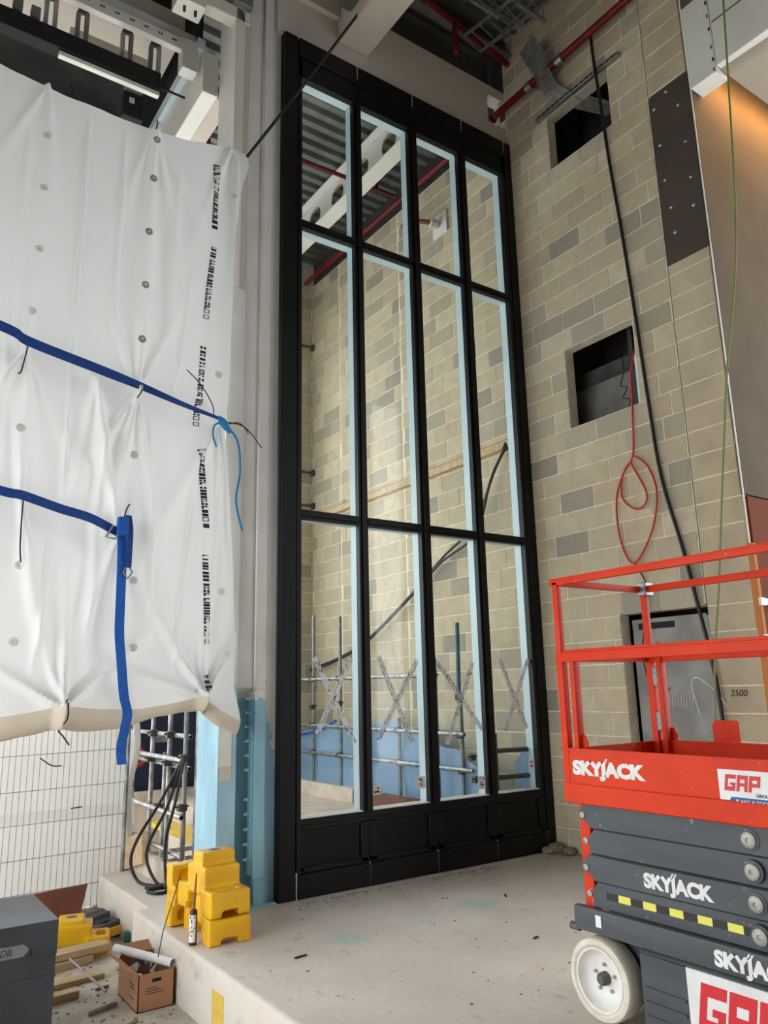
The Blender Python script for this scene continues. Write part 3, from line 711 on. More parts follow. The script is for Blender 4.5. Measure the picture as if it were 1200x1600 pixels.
ribbon([(x, -.275, interp(x, S1)) for x in (-6.4, -5.487, -5.299, -4.807, -4.487, -4.147)] + [(-3.8, -.25, 3.82)], lambda t: .075 - .05*max(0, t - .55)/.45, (.15, 0, 1)).build('webbing', 'strap_dark', st1)
MB().tube([(-3.83, -.25, 3.84), (-3.80, -.26, 3.8), (-3.76, -.25, 3.76), (-3.72, -.24, 3.72)], [.012, .035, .03, .014], 8).build('knot', 'cord_cyan', st1)
MB().tube(smoothpath([(-3.79, -.25, 3.8), (-3.66, -.25, 3.66), (-3.63, -.25, 3.4), (-3.655, -.24, 3.15), (-3.60, -.25, 2.9)]), .009, 6).build('cord_tail', 'cord_cyan', st1)
MB().tube(smoothpath([(-3.79, -.26, 3.8), (-3.87, -.27, 3.75), (-3.88, -.27, 3.66), (-3.85, -.27, 3.57)]), .008, 6).build('cord_tail', 'cord_cyan', st1)
for pts in ([(-3.87, -.25, 3.83), (-3.9, -.28, 3.92), (-4.0, -.28, 4.07), (-4.12, -.27, 4.18)], [(-3.8, -.26, 3.8), (-3.65, -.28, 3.79), (-3.56, -.28, 3.74), (-3.45, -.28, 3.62)], [(-3.74, -.26, 3.79), (-3.66, -.27, 3.81), (-3.60, -.27, 3.77), (-3.57, -.27, 3.73)]):
    MB().tube(smoothpath(pts), .005, 5).build('cable_tie', 'black_rubber', st1)
st2 = thing('strap', 'lower blue strap with a buckle and a long bright tail hanging over the sheet', 'strap', (-4.6, -.25, 1.15), 'blue straps')
S2 = [(-6.4, 3.2), (-5.389, 2.994), (-5.254, 2.988), (-5.008, 2.92), (-4.8, 2.87), (-4.60, 2.81)]
ribbon([(x, -.275, z) for x, z in ((-6.4, 3.2), (-5.9, 3.1), (-5.389, 3.0), (-5.254, 2.985), (-5.008, 2.92), (-4.8, 2.875), (-4.6, 2.79))], lambda t: .065, (.2, 0, 1)).build('webbing', 'strap_dark', st2)
tail = [(-4.57, 2.84), (-4.556, 2.6), (-4.55, 2.3), (-4.545, 2.057), (-4.52, 1.85), (-4.49, 1.62), (-4.465, 1.5), (-4.475, 1.4), (-4.485, 1.27), (-4.478, 1.15)]
ribbon([(x, min(sheet_y(x, max(z, 1.56)) - .02, -.27) - .02*math.sin(z*14)*(z < 1.6), z) for x, z in tail], .068, (1, 0, 0)).build('hanging_tail', 'strap_blue', st2)
ribbon([(-4.53, -.29, 2.92), (-4.515, -.3, 2.8), (-4.512, -.29, 2.6), (-4.51, -.28, 2.53)], .045, (1, 0, 0)).build('short_tail', 'strap_dark', st2)
bk = MB().box(-4.61, -4.53, -.33, -.27, 2.76, 2.9).build('buckle', 'strap_blue', st2, .012, 2)
MB().tube([(-4.64, -.31, 2.83), (-4.69, -.31, 2.74), (-4.62, -.31, 2.73), (-4.60, -.31, 2.78)], .008, 6).build('buckle_lever', 'galv_dull', bk)
MB().tube([(-4.53, -.285, 2.53), (-4.545, -.285, 2.49), (-4.51, -.285, 2.45), (-4.48, -.285, 2.5), (-4.50, -.285, 2.53)], .007, 6).build('hook', 'galv_dull', st2)
for i, pts in enumerate(([(-5.305, 4.1), (-5.31, 4.03), (-5.325, 3.92), (-5.345, 3.9)], [(-4.48, 3.94), (-4.5, 3.88), (-4.515, 3.85)], [(-5.24, 2.98), (-5.24, 2.8), (-5.235, 2.62), (-5.225, 2.53)], [(-4.9, 1.6), (-4.905, 1.5)], [(-4.53, 2.9), (-4.52, 2.98), (-4.5, 3.03)], [(-4.46, 6.38), (-4.465, 6.33), (-4.47, 6.28)], [(-5.15, 6.45), (-5.12, 6.38), (-5.13, 6.34)])):
    t = MB().tube(smoothpath([onsheet(x, z, .035) for x, z in pts]), .0055, 5).build('cable_tie', 'black_rubber', sheet)
MB().tube(smoothpath([(-4.9, sheet_y(-4.9, 1.56) - .012, 1.58), (-4.9, sheet_y(-4.9, 1.56) - .02, 1.48), (-4.9, -.22, 1.4), (-4.88, -.26, 1.36), (-4.84, -.28, 1.3)]), .006, 5).build('cable_tie', 'black_rubber', sheet)
MB().tube(smoothpath([(-3.86, -.27, 1.64), (-3.87, -.29, 1.56), (-3.88, -.25, 1.48)]), .006, 5).build('cable_tie', 'black_rubber', sheet)
# black cable from the sheet corner to the ceiling beam
o = MB().tube([(-3.6, -.2, 6.43), (-2.95, -.3, 7.6), (-2.33, -.4, 8.76)], .014, 8).build('black_cable', 'black_rubber'); tag(o, 'straight black cable rising from the sheet corner across the window head', 'cable')

# ---------------------------------------------------------------- mesh fence with white sheeting
fe = thing('mesh_fence_panel', 'grey welded mesh fence panel standing under the white sheet', 'fence', (-4.5, 2.05, LOW))
for x in (-3.735, -5.75): MB().tube([(x, 2.05, LOW), (x, 2.05, 1.62)], .02, 10).build('post', 'scaffold_tube', fe)
for z in (1.62, LOW + .06): MB().tube([(-5.75, 2.05, z), (-3.735, 2.05, z)], .018, 10).build('rail', 'scaffold_tube', fe)
vw = MB().tube([(0, 0, 0), (0, 0, 1.92)], .0028, 5).mesh('vertical_wire', 'galv_dull')
x = -3.80
while x > -5.6:
    inst('vertical_wire', vw, (x, 2.045, LOW + .06), fe); x -= .053
for z in (1.1, .785, .495, .20, -.09):
    MB().tube([(-5.75, 2.038, z - .015), (-3.735, 2.038, z + .012)], .0035, 5).build('horizontal_wire', 'galv_dull', fe)
for pts in ([(-4.55, 2.03, 1.07), (-4.45, 2.0, 1.0), (-4.36, 2.0, .99)], [(-4.25, 2.02, .6), (-4.15, 2.0, .61)]): MB().tube(smoothpath(pts), .006, 5).build('cable_tie', 'black_rubber', fe)
cl = thing('fence_clamp', 'dark steel fence clamp on the fence post by the slab', 'clamp', (-3.735, 2.0, -.05))
MB().box(-3.79, -3.68, 1.99, 2.1, -.1, -.03).build('body', 'coupler', cl, .01); MB().tube([(-3.86, 2.0, -.05), (-3.62, 1.98, -.09)], .012, 8).build('bolt', 'coupler', cl)
vs, fs = [], []; nx, nz = 50, 50
for j in range(nz + 1):
    for i in range(nx + 1):
        x = -5.9 + 2.25 * i / nx + (.05 * math.sin(j * .4) if i == nx else 0); z = -.3 + 1.95 * j / nz
        y = 2.14 + .03 * noise.noise(Vector((x * 2, z * 3, 5))) - .06 * math.exp(-((z - .62) / .07) ** 2) + .05 * math.exp(-((z - .48) / .06) ** 2) + .012 * noise.noise(Vector((x * 7, z * 7, 1)))
        vs.append((x, y, z))
for j in range(nz):
    for i in range(nx): fs.append((j*(nx+1) + i, j*(nx+1) + i + 1, (j+1)*(nx+1) + i + 1, (j+1)*(nx+1) + i))
o = MB().add(vs, fs).build('fence_sheet', 'sheet_fence'); tag(o, 'creased dusty white sheet fixed behind the mesh fence', 'sheet')
o = MB().tube(smoothpath([(-3.7, 2.1, -.3), (-3.66, 2.12, .2), (-3.69, 2.12, .7), (-3.62, 2.12, 1.1), (-3.66, 2.12, 1.5)]), [.03]*33, 6).build('rolled_sheet_edge', 'sheet_fence'); tag(o, 'loose rolled white sheet edge beside the fence post', 'sheet')

# ---------------------------------------------------------------- scaffolding
def coupler(c, parent, ax='y', r=.045):
    x, y, z = c
    k = MB().box(x - r, x + r, y - r, y + r, z - .035, z + .035).build('coupler', 'coupler', parent, .014, 2)
    MB().tube([(x - r - .03, y - .02, z + .01), (x + r + .02, y - .02, z + .01)], .009, 6).build('bolt', 'coupler', k)
sf = thing('tube_scaffold', 'galvanised tube scaffold between the fence and the blue post', 'scaffold', (-3.2, 2.6, -.6))
R_ = .0242
for x, y, z0, z1, mt in ((-3.2, 3.58, -.6, 2.6, 'scaffold_tube'), (-3.2, 2.92, -.6, 2.6, 'scaffold_tube'), (-3.12, 2.72, -.6, 1.0, 'scaffold_tube'), (-3.2, 2.37, -.2, 2.6, 'scaffold_tube'), (-3.2, 1.9, -.2, 2.6, 'galv_dull'), (-3.12, 1.78, -.2, 2.6, 'scaffold_tube')):
    MB().tube([(x, y, z0), (x, y, z1)], R_, 12).build('standard', mt, sf)
for (p0, p1) in (((-3.25, 3.9, .98), (-3.25, 1.84, .97)), ((-3.25, 3.9, .455), (-3.25, 1.82, .435)), ((-3.15, 3.6, 1.2), (-3.15, 1.9, 1.19)), ((-3.15, 3.6, .9), (-3.15, 1.9, .88)), ((-3.15, 3.6, 0.05), (-3.15, 1.9, 0.02))):
    MB().pipe(p0, p1, R_, R_ - .005).build('ledger', 'scaffold_tube', sf)
for c in ((-3.22, 1.9, .99), (-3.22, 1.9, .52), (-3.22, 2.37, .92), (-3.22, 2.92, .93), (-3.2, 2.72, .44), (-3.2, 2.92, 1.2), (-3.2, 2.37, 1.2)): coupler(c, sf)
for y in (2.1, 2.5, 3.0): MB().tube([(-3.5, y, -.08), (-2.6, y, -.08)], R_, 10).build('transom', 'scaffold_tube', sf)
kb = bx(-3.66, -3.60, .8, 2.9, -.004, .19).build('upstand_board', 'concrete_up', bevel=.006); tag(kb, 'pinkish shuttering board edging the pit behind the yellow feet', 'board')
kb = bx(-3.72, -3.66, 1.5, 2.3, .03, .3).rot((-3.7, 1.9, .03), 'X', -.25).build('loose_board', 'timber', bevel=.004); tag(kb, 'loose pale board leaning beside the cable loops', 'board')
kb = bx(-3.0, -2.75, 2.0, 3.6, .12, .17).build('scaffold_board', 'yellow_paint', bevel=.004); tag(kb, 'yellow-edged scaffold board lying in the pit', 'board')
kb = bx(-3.1, -2.0, 4.3, 4.42, -.5, .42).build('low_wall', 'concrete_up', bevel=.01); tag(kb, 'low pinkish wall behind the scaffold tubes', 'wall')
kb = thing('site_container', 'dark blue container with red pipework behind the scaffold', 'container', (-2.6, 4.7, .7))
bx(-3.4, -1.8, 4.55, 4.9, .40, 1.94).build('body', 'container_blue', kb, .01); bx(-2.62, -2.4, 4.53, 4.55, 1.0, 1.12).build('label_plate', 'galv_dull', kb)
bx(-3.0, -2.92, 4.3, 4.4, .76, 1.8).build('red_post', 'container_red', kb); MB().tube(smoothpath([(-3.05, 4.25, .95), (-2.92, 4.2, .95), (-2.88, 4.2, .8), (-3.05, 4.22, .72)]), .03, 8).build('red_pipe', 'container_red', kb)
# hanging black cable loops
for i, (pts, lab) in enumerate((([(-3.26, 1.84, .98), (-3.55, 1.55, .66), (-3.84, 1.3, .38), (-3.89, 1.3, .2), (-3.84, 1.25, .05), (-3.75, 1.15, .015), (-3.6, 1.05, .015)], 'leftmost black cable loop hanging from the scaffold tube end'),
                  ([(-3.25, 1.83, 1.0), (-3.5, 1.5, .62), (-3.75, 1.25, .35), (-3.78, 1.2, .2), (-3.72, 1.1, .04), (-3.66, .95, .015), (-3.72, .8, .015)], 'middle black cable loop hanging from the scaffold tube end'),
                  ([(-3.24, 1.82, 1.0), (-3.45, 1.45, .65), (-3.62, 1.2, .35), (-3.68, 1.0, .1), (-3.7, .9, .015), (-3.8, .85, .015), (-3.85, .95, .015)], 'rightmost black cable loop hanging from the scaffold tube end'),
                  ([(-3.62, 1.05, .02), (-3.5, 1.0, .1), (-3.40, 1.0, .17), (-3.36, 1.1, .19)], 'short black cable lead running from the loops to the post'))):
    o = MB().tube(smoothpath(pts), .014, 8).build('cable_loop', 'black_rubber'); tag(o, lab, 'cable', 'black cable loops')
o = bx(-3.82, -3.6, 1.02, 1.12, -.004, .03).build('cable_ramp', 'black_rubber', bevel=.008); tag(o, 'flat black cable bundle lying on the rear slab', 'cable')

# scaffold behind the window along the block wall
sg = thing('tube_scaffold', 'scaffold tubes with guard rails along the wall behind the glass', 'scaffold', (-.6, 2.5, .0))
SX = -.55
for y, z0, z1, mt in ((3.95, .0, 2.70, 'scaffold_tube'), (3.22, .0, 2.62, 'scaffold_tube'), (2.6, .0, 1.86, 'scaffold_tube'), (1.88, .0, 1.28, 'scaffold_tube'), (1.15, .0, 1.95, 'galv_dull'), (.72, .0, 1.5, 'scaffold_tube'), (.07 + .13, .0, 1.15, 'coupler')):
    MB().tube([(SX, y, z0), (SX, y, z1)], R_, 10).build('standard', 'galv_dull' if mt == 'scaffold_tube' else mt, sg)
MB().tube([(SX, .74, 1.45), (SX, .72, 2.33)], R_, 10).build('standard', 'pole_teal', sg)
for z, ya, yb in ((1.785, 4.8, 1.1), (1.15, 4.8, .62), (.785, 4.8, .5)):
    MB().tube([(SX - .05, ya, z), (SX - .05, yb, z - .02)], R_, 10).build('guard_rail', 'scaffold_tube', sg)
for y, z in ((3.95, 1.78), (3.95, 1.15), (3.95, .78), (3.22, 1.78), (3.22, .78), (2.6, 1.76), (2.6, 1.13), (1.88, 1.14), (1.88, .77), (1.15, 1.76), (1.15, 1.13), (1.15, .76), (.72, 1.52), (.72, 1.12), (.72, .75), (.55, .9), (3.22, 1.45), (3.95, 1.4), (2.6, .95), (.5, .68)): coupler((SX - .02, y, z), sg, r=.034)
for z in (.98, .72): MB().tube([(SX - .05, .2, z), (-.05, .1, z)], R_, 10).build('end_tube', 'coupler', sg)
vs, fs = [], []; nx, nz = 60, 14
for j in range(nz + 1):
    for i in range(nx + 1):
        y = .45 + 4.4 * i / nx; zt = interp(y, [(.4, .78), (.8, .9), (1.3, 1.02), (1.9, 1.2), (2.5, 1.22), (3.2, 1.16), (3.8, 1.12), (4.9, .95)]) + .03 * math.sin(y * 9)
        z = -.2 + (zt + .2) * j / nz
        vs.append((SX + .09 + .05 * math.sin(y * 6 + z) + .05 * noise.noise(Vector((y * 3, z * 2, 0))) + .02 * noise.noise(Vector((y * 9, z * 9, 3))), y, z))
for j in range(nz):
    for i in range(nx): fs.append((j*(nx+1) + i, j*(nx+1) + i + 1, (j+1)*(nx+1) + i + 1, (j+1)*(nx+1) + i))
o = MB().add(vs, fs).build('blue_sheet', 'sheet_blue'); tag(o, 'light blue plastic sheet draped behind the scaffold beyond the glass', 'sheet')
o = MB().tube(smoothpath([(SX - .03, 4.6, 1.0), (SX - .03, 4.2, 1.02), (SX - .03, 3.7, 1.1), (SX - .03, 3.3, 1.22)]), .02, 6).build('blue_rope', 'strap_blue'); tag(o, 'blue rope sagging along the top of the blue sheet', 'rope')
o = MB().add([(-.3, .14, .5), (-.08, .14, .5), (-.1, .12, 1.0), (-.14, .12, 1.05), (-.34, .16, .85)], [(0, 1, 2, 3, 4)]).build('blue_netting', 'sheet_blue'); tag(o, 'scrap of blue netting hanging behind the rightmost bottom pane', 'netting')

# cables and fittings on the far wall
for i, (pts, lab) in enumerate((([(-.05, .28, 4.36), (-.1, .45, 4.1), (-.12, .84, 3.52), (-.12, 1.47, 3.2), (-.12, 2.17, 2.80), (-.12, 3.2, 2.3), (-.12, 4.0, 2.08), (-.12, 4.8, 1.96)], 'upper black cable drooping across the block wall behind the glass'),
                  ([(-.05, .30, 4.36), (-.12, .5, 4.0), (-.14, .70, 3.52), (-.14, .92, 3.32), (-.13, 1.5, 3.14), (-.13, 2.17, 2.77), (-.13, 3.2, 2.27), (-.13, 4.0, 2.05), (-.13, 4.8, 1.93)], 'lower black cable drooping across the block wall behind the glass'))):
    o = MB().tube(smoothpath(pts), .016, 8).build('drooping_cable', 'black_rubber'); tag(o, lab, 'cable', 'cables behind the glass')
o = MB().lathe([(0, 0), (.02, 0), (.06, -.1), (0, -.1)], (-.05, .28, 4.42), (0, 0, 1), 8).build('cable_gland', 'black_rubber'); tag(o, 'black cable gland under the ledge behind the glass', 'gland')
for z, lab in ((7.43, 'highest of three small pipe brackets in the far wall corner'), (5.17, 'middle of three small pipe brackets in the far wall corner'), (4.6, 'lowest of three small pipe brackets in the far wall corner')):
    k = thing('pipe_bracket', lab, 'bracket', (-.1, 4.9, z), 'far corner brackets')
    MB().tube([(-.3, 4.9, z), (-.03, 4.9, z)], .02, 6).build('arm', 'dark_steel', k); MB().box(-.04, -.0, 4.86, 4.94, z - .05, z + .05).build('plate', 'dark_steel', k)

# ---------------------------------------------------------------- ceiling services
o = thing('sprinkler_pipe', 'long red sprinkler pipe along the top of the block wall', 'pipe', (-.16, 1, 8.6))
MB().tube([(-.16, -4.5, 8.6), (-.16, 4.9, 8.62)], .042, 14).build('pipe', 'red_pipe', o)
for y in (.06, -.62, -1.1): MB().tube([(-.16, y, 8.6), (-.16, y + .09, 8.6)], .056, 14).build('collar', 'red_pipe' if y > 0 else 'galv', o)
o = thing('sprinkler_branch', 'red sprinkler branch pipe with a drop below the dark deck', 'pipe', (-.6, -.3, 9.2))
MB().tube([(-2.0, -.38, 9.32), (-.03, -.13, 9.32)], .035, 12).build('pipe', 'red_pipe', o)
MB().tube(smoothpath([(-1.02, -.26, 9.3), (-1.02, -.26, 8.95), (-1.02, -.27, 8.86), (-1.06, -.3, 8.83)], 6), .03, 12).build('drop', 'red_pipe', o)
o = thing('steel_beam', 'dark steel joist above the window header', 'beam', (-1, .28, 9.1))
bx(-3.1, .0, .262, .278, 9.1, 9.62).build('web', 'grey_steel', o); bx(-3.1, 0, .17, .37, 9.08, 9.1).build('bottom_flange', 'grey_steel', o); bx(-3.1, 0, .17, .37, 9.62, 9.64).build('top_flange', 'grey_steel', o)
o = thing('edge_joist', 'grey steel channel running along the header under the deck', 'beam', (-1, -.1, 9.4))
bx(-2.1, .0, -.18, -.06, 9.42, 9.46).build('lower_lip', 'grey_steel', o); bx(-2.1, 0, -.06, -.04, 9.42, 9.74).build('web', 'dark_steel', o)
def ladder(p0, p1, w, parent, name='rung', mt='galv_dull'):
    p0, p1 = Vector(p0), Vector(p1); d = (p1 - p0).normalized(); a = d.cross(Vector((0, 0, 1))).normalized() * w / 2; n = int((p1 - p0).length / .12)
    for s_ in (-1, 1): MB().obox(p0 + a*s_, p1 + a*s_, .012, .045).build('side_rail', mt, parent)
    for i in range(n + 1):
        q = p0 + d * (.12 * i); MB().obox(q - a, q + a, .012, .012).build(name, mt, parent)
t = thing('cable_ladder', 'wire cable tray crossing under the deck near the block wall', 'cable tray', (-.45, -1.2, 9.2)); ladder((-.75, -.25, 9.15), (-.18, -3.4, 9.15), .32, t)
t = thing('cable_ladder', 'short wire cable tray hung beside the red branch pipe', 'cable tray', (-1.1, -.9, 9.3)); ladder((-1.35, -.75, 9.4), (-.35, -.75, 9.4), .3, t)
for i, (x, y, lab) in enumerate(((-1.0, -.75, 'left trapeze hanger under the deck'), (-.5, -1.0, 'middle trapeze hanger under the deck'), (-.4, -2.0, 'right trapeze hanger under the deck'))):
    h = thing('trapeze_hanger', lab, 'hanger', (x, y, 9.1), 'trapeze hangers')
    bx(x - .22, x + .22, y - .02, y + .02, 9.08, 9.12).build('channel', 'galv_dull', h)
    for s_ in (-.2, .2): MB().tube([(x + s_, y, 9.1), (x + s_, y, 9.75)], .006, 6).build('rod', 'galv', h)
for i, (x0, y0, x1, y1, z, lab) in enumerate(((-1.9, -.55, -.1, -.55, 9.55, 'long thin conduit nearest the header under the deck'), (-1.9, -1.3, -.1, -1.3, 9.6, 'thin conduit crossing the middle of the dark deck'), (-.9, -.2, -.9, -3.5, 9.62, 'thin conduit running towards the camera under the deck'), (-.3, -.2, -.3, -3.5, 9.5, 'thin conduit beside the wire cable tray'))):
    o = MB().tube([(x0, y0, z), (x1, y1, z)], .014, 8).build('conduit', 'galv_dull'); tag(o, lab, 'conduit', 'ceiling conduits')
# perforated tray bend going into the upper opening
t = thing('tray_bend', 'galvanised perforated cable tray bending down into the upper wall opening', 'cable tray', (-.2, -.75, 8.3))
def plate(p, parent, name, mt, w=.26, th=.006):
    for a, b_ in zip(p, p[1:]): MB().obox(a, b_, w, th, (1, 0, .3)).build(name, mt, parent)
plate([(-.32, -.72, 9.0), (-.22, -.80, 8.72)], t, 'upper_plate', 'galv')
wv = Vector((.10, -.9, .12)).normalized()
for k in range(8):
    MB().tube(smoothpath([Vector(q) + wv * (.026 * (k - 3.5)) for q in ((-.24, -.80, 8.76), (-.2, -.82, 8.6), (-.15, -.86, 8.38), (-.08, -.92, 8.28), (.08, -1.02, 8.2), (.5, -1.25, 8.1))]), .0135, 6).build('tray_rib', 'galv_dull', t)
t = thing('strut_channel', 'slotted steel strut fixed across the upper wall opening', 'strut', (-.03, -1.1, 8.2))
bx(-.06, -.004, -1.74, -.53, 8.18, 8.222).build('channel', 'galv', t, .003)
for i in range(16): bx(-.0625, -.059, -1.70 + i*.072, -1.665 + i*.072, 8.194, 8.208).build('slot', 'black_matte', t)
# cellular beam and pipes in the room beyond the glass
cb = thing('cellular_beam', 'cream steel beam with round web openings beyond the top panes', 'beam', (-.85, 2.5, 8.45))
ys = [.3 + .62 * i for i in range(8)]
def holed_web(y0, y1, z0, z1, holes, r, x, th):
    mb = MB()
    for i, yc in enumerate(holes):
        a = y0 if i == 0 else (holes[i-1] + yc) / 2; b_ = y1 if i == len(holes) - 1 else (holes[i+1] + yc) / 2; zc = (z0 + z1) / 2; n = 32
        ring, outer = [], []
        for k in range(n):
            t = 2*math.pi*k/n; c_, s_ = math.cos(t), math.sin(t); ring.append((yc + r*c_, zc + r*s_))
            sc_ = min(((b_ - yc) if c_ > 0 else (yc - a)) / max(abs(c_), 1e-6), ((z1 - zc)) / max(abs(s_), 1e-6)); outer.append((yc + sc_*c_, zc + sc_*s_))
        for xx in (x, x + th):
            mb.add([(xx, p, q) for p, q in ring + outer], [(k, (k+1) % n, n + (k+1) % n, n + k) for k in range(n)])
        mb.add([(xx, p, q) for xx in (x, x + th) for p, q in ring], [(k, (k+1) % n, n + (k+1) % n, n + k) for k in range(n)])
    return mb
holed_web(.17, 4.9, 8.47, 8.97, [.6 + .66 * i for i in range(7)], .17, -.92, .014).build('web', 'white_paint', cb, smooth=False)
bx(-1.03, -.8, .17, 4.9, 8.45, 8.47).build('bottom_flange', 'white_paint', cb); bx(-1.03, -.8, .17, 4.9, 8.97, 8.99).build('top_flange', 'white_paint', cb)
o = thing('far_sprinkler_pipe', 'thin red sprinkler pipe crossing below the far ribbed deck', 'pipe', (-1.5, 2.2, 8.7))
MB().tube([(-3.6, 2.25, 8.72), (-.16, 2.15, 8.72)], .03, 10).build('pipe', 'red_pipe', o)
MB().tube([(-2.2, 2.2, 8.72), (-2.2, 2.2, 8.4)], .022, 8).build('drop', 'red_pipe', o); MB().tube([(-.5, 2.16, 8.72), (-.5, 2.16, 8.98)], .022, 8).build('drop', 'red_pipe', o)
o = MB().tube([(-3.3, 1.6, 7.2), (-3.3, 1.6, 9.0)], .035, 10).build('riser_pipe', 'red_pipe'); tag(o, 'red vertical pipe glimpsed between the header beam and the post', 'pipe')
o = thing('air_intake', 'pale square terminal with rusty bent pipe on the far block wall', 'vent', (-.25, 1.3, 7.6))
bx(-.03, -.004, 1.2, 1.5, 7.7, 8.02).build('plate', 'white_plastic', o, .004)
MB().lathe([(.03, 0), (.06, .02), (.075, .12), (.03, .14)], (-.03, 1.36, 7.86), (-1, .3, .1), 12).build('collar', 'header_white', o)
MB().tube(smoothpath([(-.16, 1.4, 7.88), (-.25, 1.55, 7.95), (-.28, 1.75, 8.05), (-.25, 1.9, 8.06)]), .035, 8).build('bent_pipe', 'ply_brown', o)

# bulkhead with the hidden warm strip lamp
bh = thing('bulkhead', 'white boxed bulkhead wrapped in plastic above the tan return wall', 'bulkhead', (1, -2.7, 7.2))
bx(-.03, .18, -2.76, -2.485, 7.2, 8.12).build('end_block', 'white_paint', bh, .006)
bx(-.03, 3.5, -6.2, -2.765, 7.25, 8.9).build('main_box', 'white_paint', bh, .006)
vs, fs = [], []; nx, nz = 30, 24
for j in range(nz + 1):
    for i in range(nx + 1):
        x = -.028 + 3.4 * i / nx; y = -2.77 - 2.6 * j / nz
        vs.append((x, y, 7.235 - .012 * noise.noise(Vector((x * 4, y * 3, 2))) - (.0 if i else -.05)))
for j in range(nz):
    for i in range(nx): fs.append((j*(nx+1) + i, j*(nx+1) + i + 1, (j+1)*(nx+1) + i + 1, (j+1)*(nx+1) + i))
MB().add(vs, fs).build('plastic_wrap', 'sheet_clear', bh)
bx(-.034, -.03, -6.2, -2.78, 7.72, 7.735).build('joint_line', 'grey_steel', bh)
for i, (x, z) in enumerate(((-.034, 8.0), (-.034, 7.85), (-.034, 7.7), (-.034, 7.5), (-.034, 7.36), (-.034, 7.25))): bx(x, x + .004, -2.752 + .006 * (i % 2), -2.735, z - .04, z).build('staple', 'ink', bh)
sl = thing('strip_lamp', 'warm strip lamp hidden behind the bulkhead', 'lamp', (1.3, -2.72, 7.5))
bx(.3, 3.2, -2.75, -2.70, 7.52, 7.54).build('diffuser', 'warm_led', sl); bx(.3, 3.2, -2.762, -2.69, 7.54, 7.58).build('housing', 'light_housing', sl)
dp = thing('dark_board', 'dark grey-brown board screwed to the pier beside the tan wall', 'board', (-.01, -2.24, 5.54))
MB().prism([(-2.015, 5.545), (-2.46, 5.545), (-2.46, 7.44), (-2.05, 7.44), (-2.025, 7.43), (-2.015, 7.40)], 0, -.016, -.001).build('sheet', 'dark_panel', dp, .002)
for y, z in ((-2.07, 7.28), (-2.33, 7.15), (-2.09, 6.85), (-2.36, 6.72), (-2.1, 6.45), (-2.37, 6.32), (-2.13, 6.13), (-2.36, 6.02), (-2.14, 5.85), (-2.22, 7.38)):
    MB().lathe([(.0, .01), (.012, .008), (.02, 0)], (-.016, y, z), (-1, 0, 0), 8).build('fixing', 'galv', dp)

# what shows inside the wall openings
k = thing('shaft_studs', 'steel studs and perforated strip inside the middle opening', 'studs', (.5, -1.2, 4.2))
bx(.42, .46, -1.22, -1.16, 3.5, 6.4).build('stud', 'dark_steel', k); bx(.3, .36, -1.305, -1.265, 3.5, 6.4).build('stud', 'dark_steel', k)
ps = bx(.22, .225, -1.44, -1.37, 4.0, 4.95).build('perforated_strip', 'pale_lining', k)
for i in range(18): bx(.218, .2195, -1.415, -1.395, 4.2 + i*.04, 4.222 + i*.04).build('slot', 'black_matte', ps)
MB().tube(smoothpath([(.4, -1.08, 5.1), (.4, -1.1, 4.9), (.4, -1.04, 4.75), (.4, -1.12, 4.7), (.4, -1.06, 4.6), (.4, -1.14, 4.55), (.4, -1.08, 4.4), (.4, -1.02, 4.38)]), .006, 5).build('wire', 'black_rubber', k)
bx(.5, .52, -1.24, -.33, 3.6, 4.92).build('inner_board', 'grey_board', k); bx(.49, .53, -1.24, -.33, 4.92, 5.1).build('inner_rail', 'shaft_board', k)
k = thing('niche_boards', 'grey cement boards lining the low wall recess behind the lift', 'board', (.15, -1.5, 0))
bx(.1, .12, -1.93, -1.13, 0.0, 2.22).build('board', 'grey_board', k, .003); bx(.085, .10, -2.05 + .06, -1.86, 0.0, 2.2).build('side_board', 'grey_board', k, .003)
bx(.0995, .105, -1.6, -1.2, 2.12, 2.18).build('slot', 'black_matte', k)
for q in range(9):
    y = -1.46 - q*.03; MB().tube([(.098, y, 1.40 + .02*random.random()), (.098, y - .012, 1.50 + .03*random.random())], .004, 5).build('chalk_mark', 'header_white', k)
for q in ((-1.40, 1.52), (-1.45, 1.55), (-1.37, 1.5)): MB().tube([(.098, q[0], q[1]), (.098, q[0] - .04, q[1] + .03)], .005, 5).build('pen_mark', 'ink', k)
k = bx(.008, .13, -1.998, -1.072, 2.275, 2.289).build('lintel', 'galv_dull'); tag(k, 'thin steel lintel over the low recess', 'lintel')

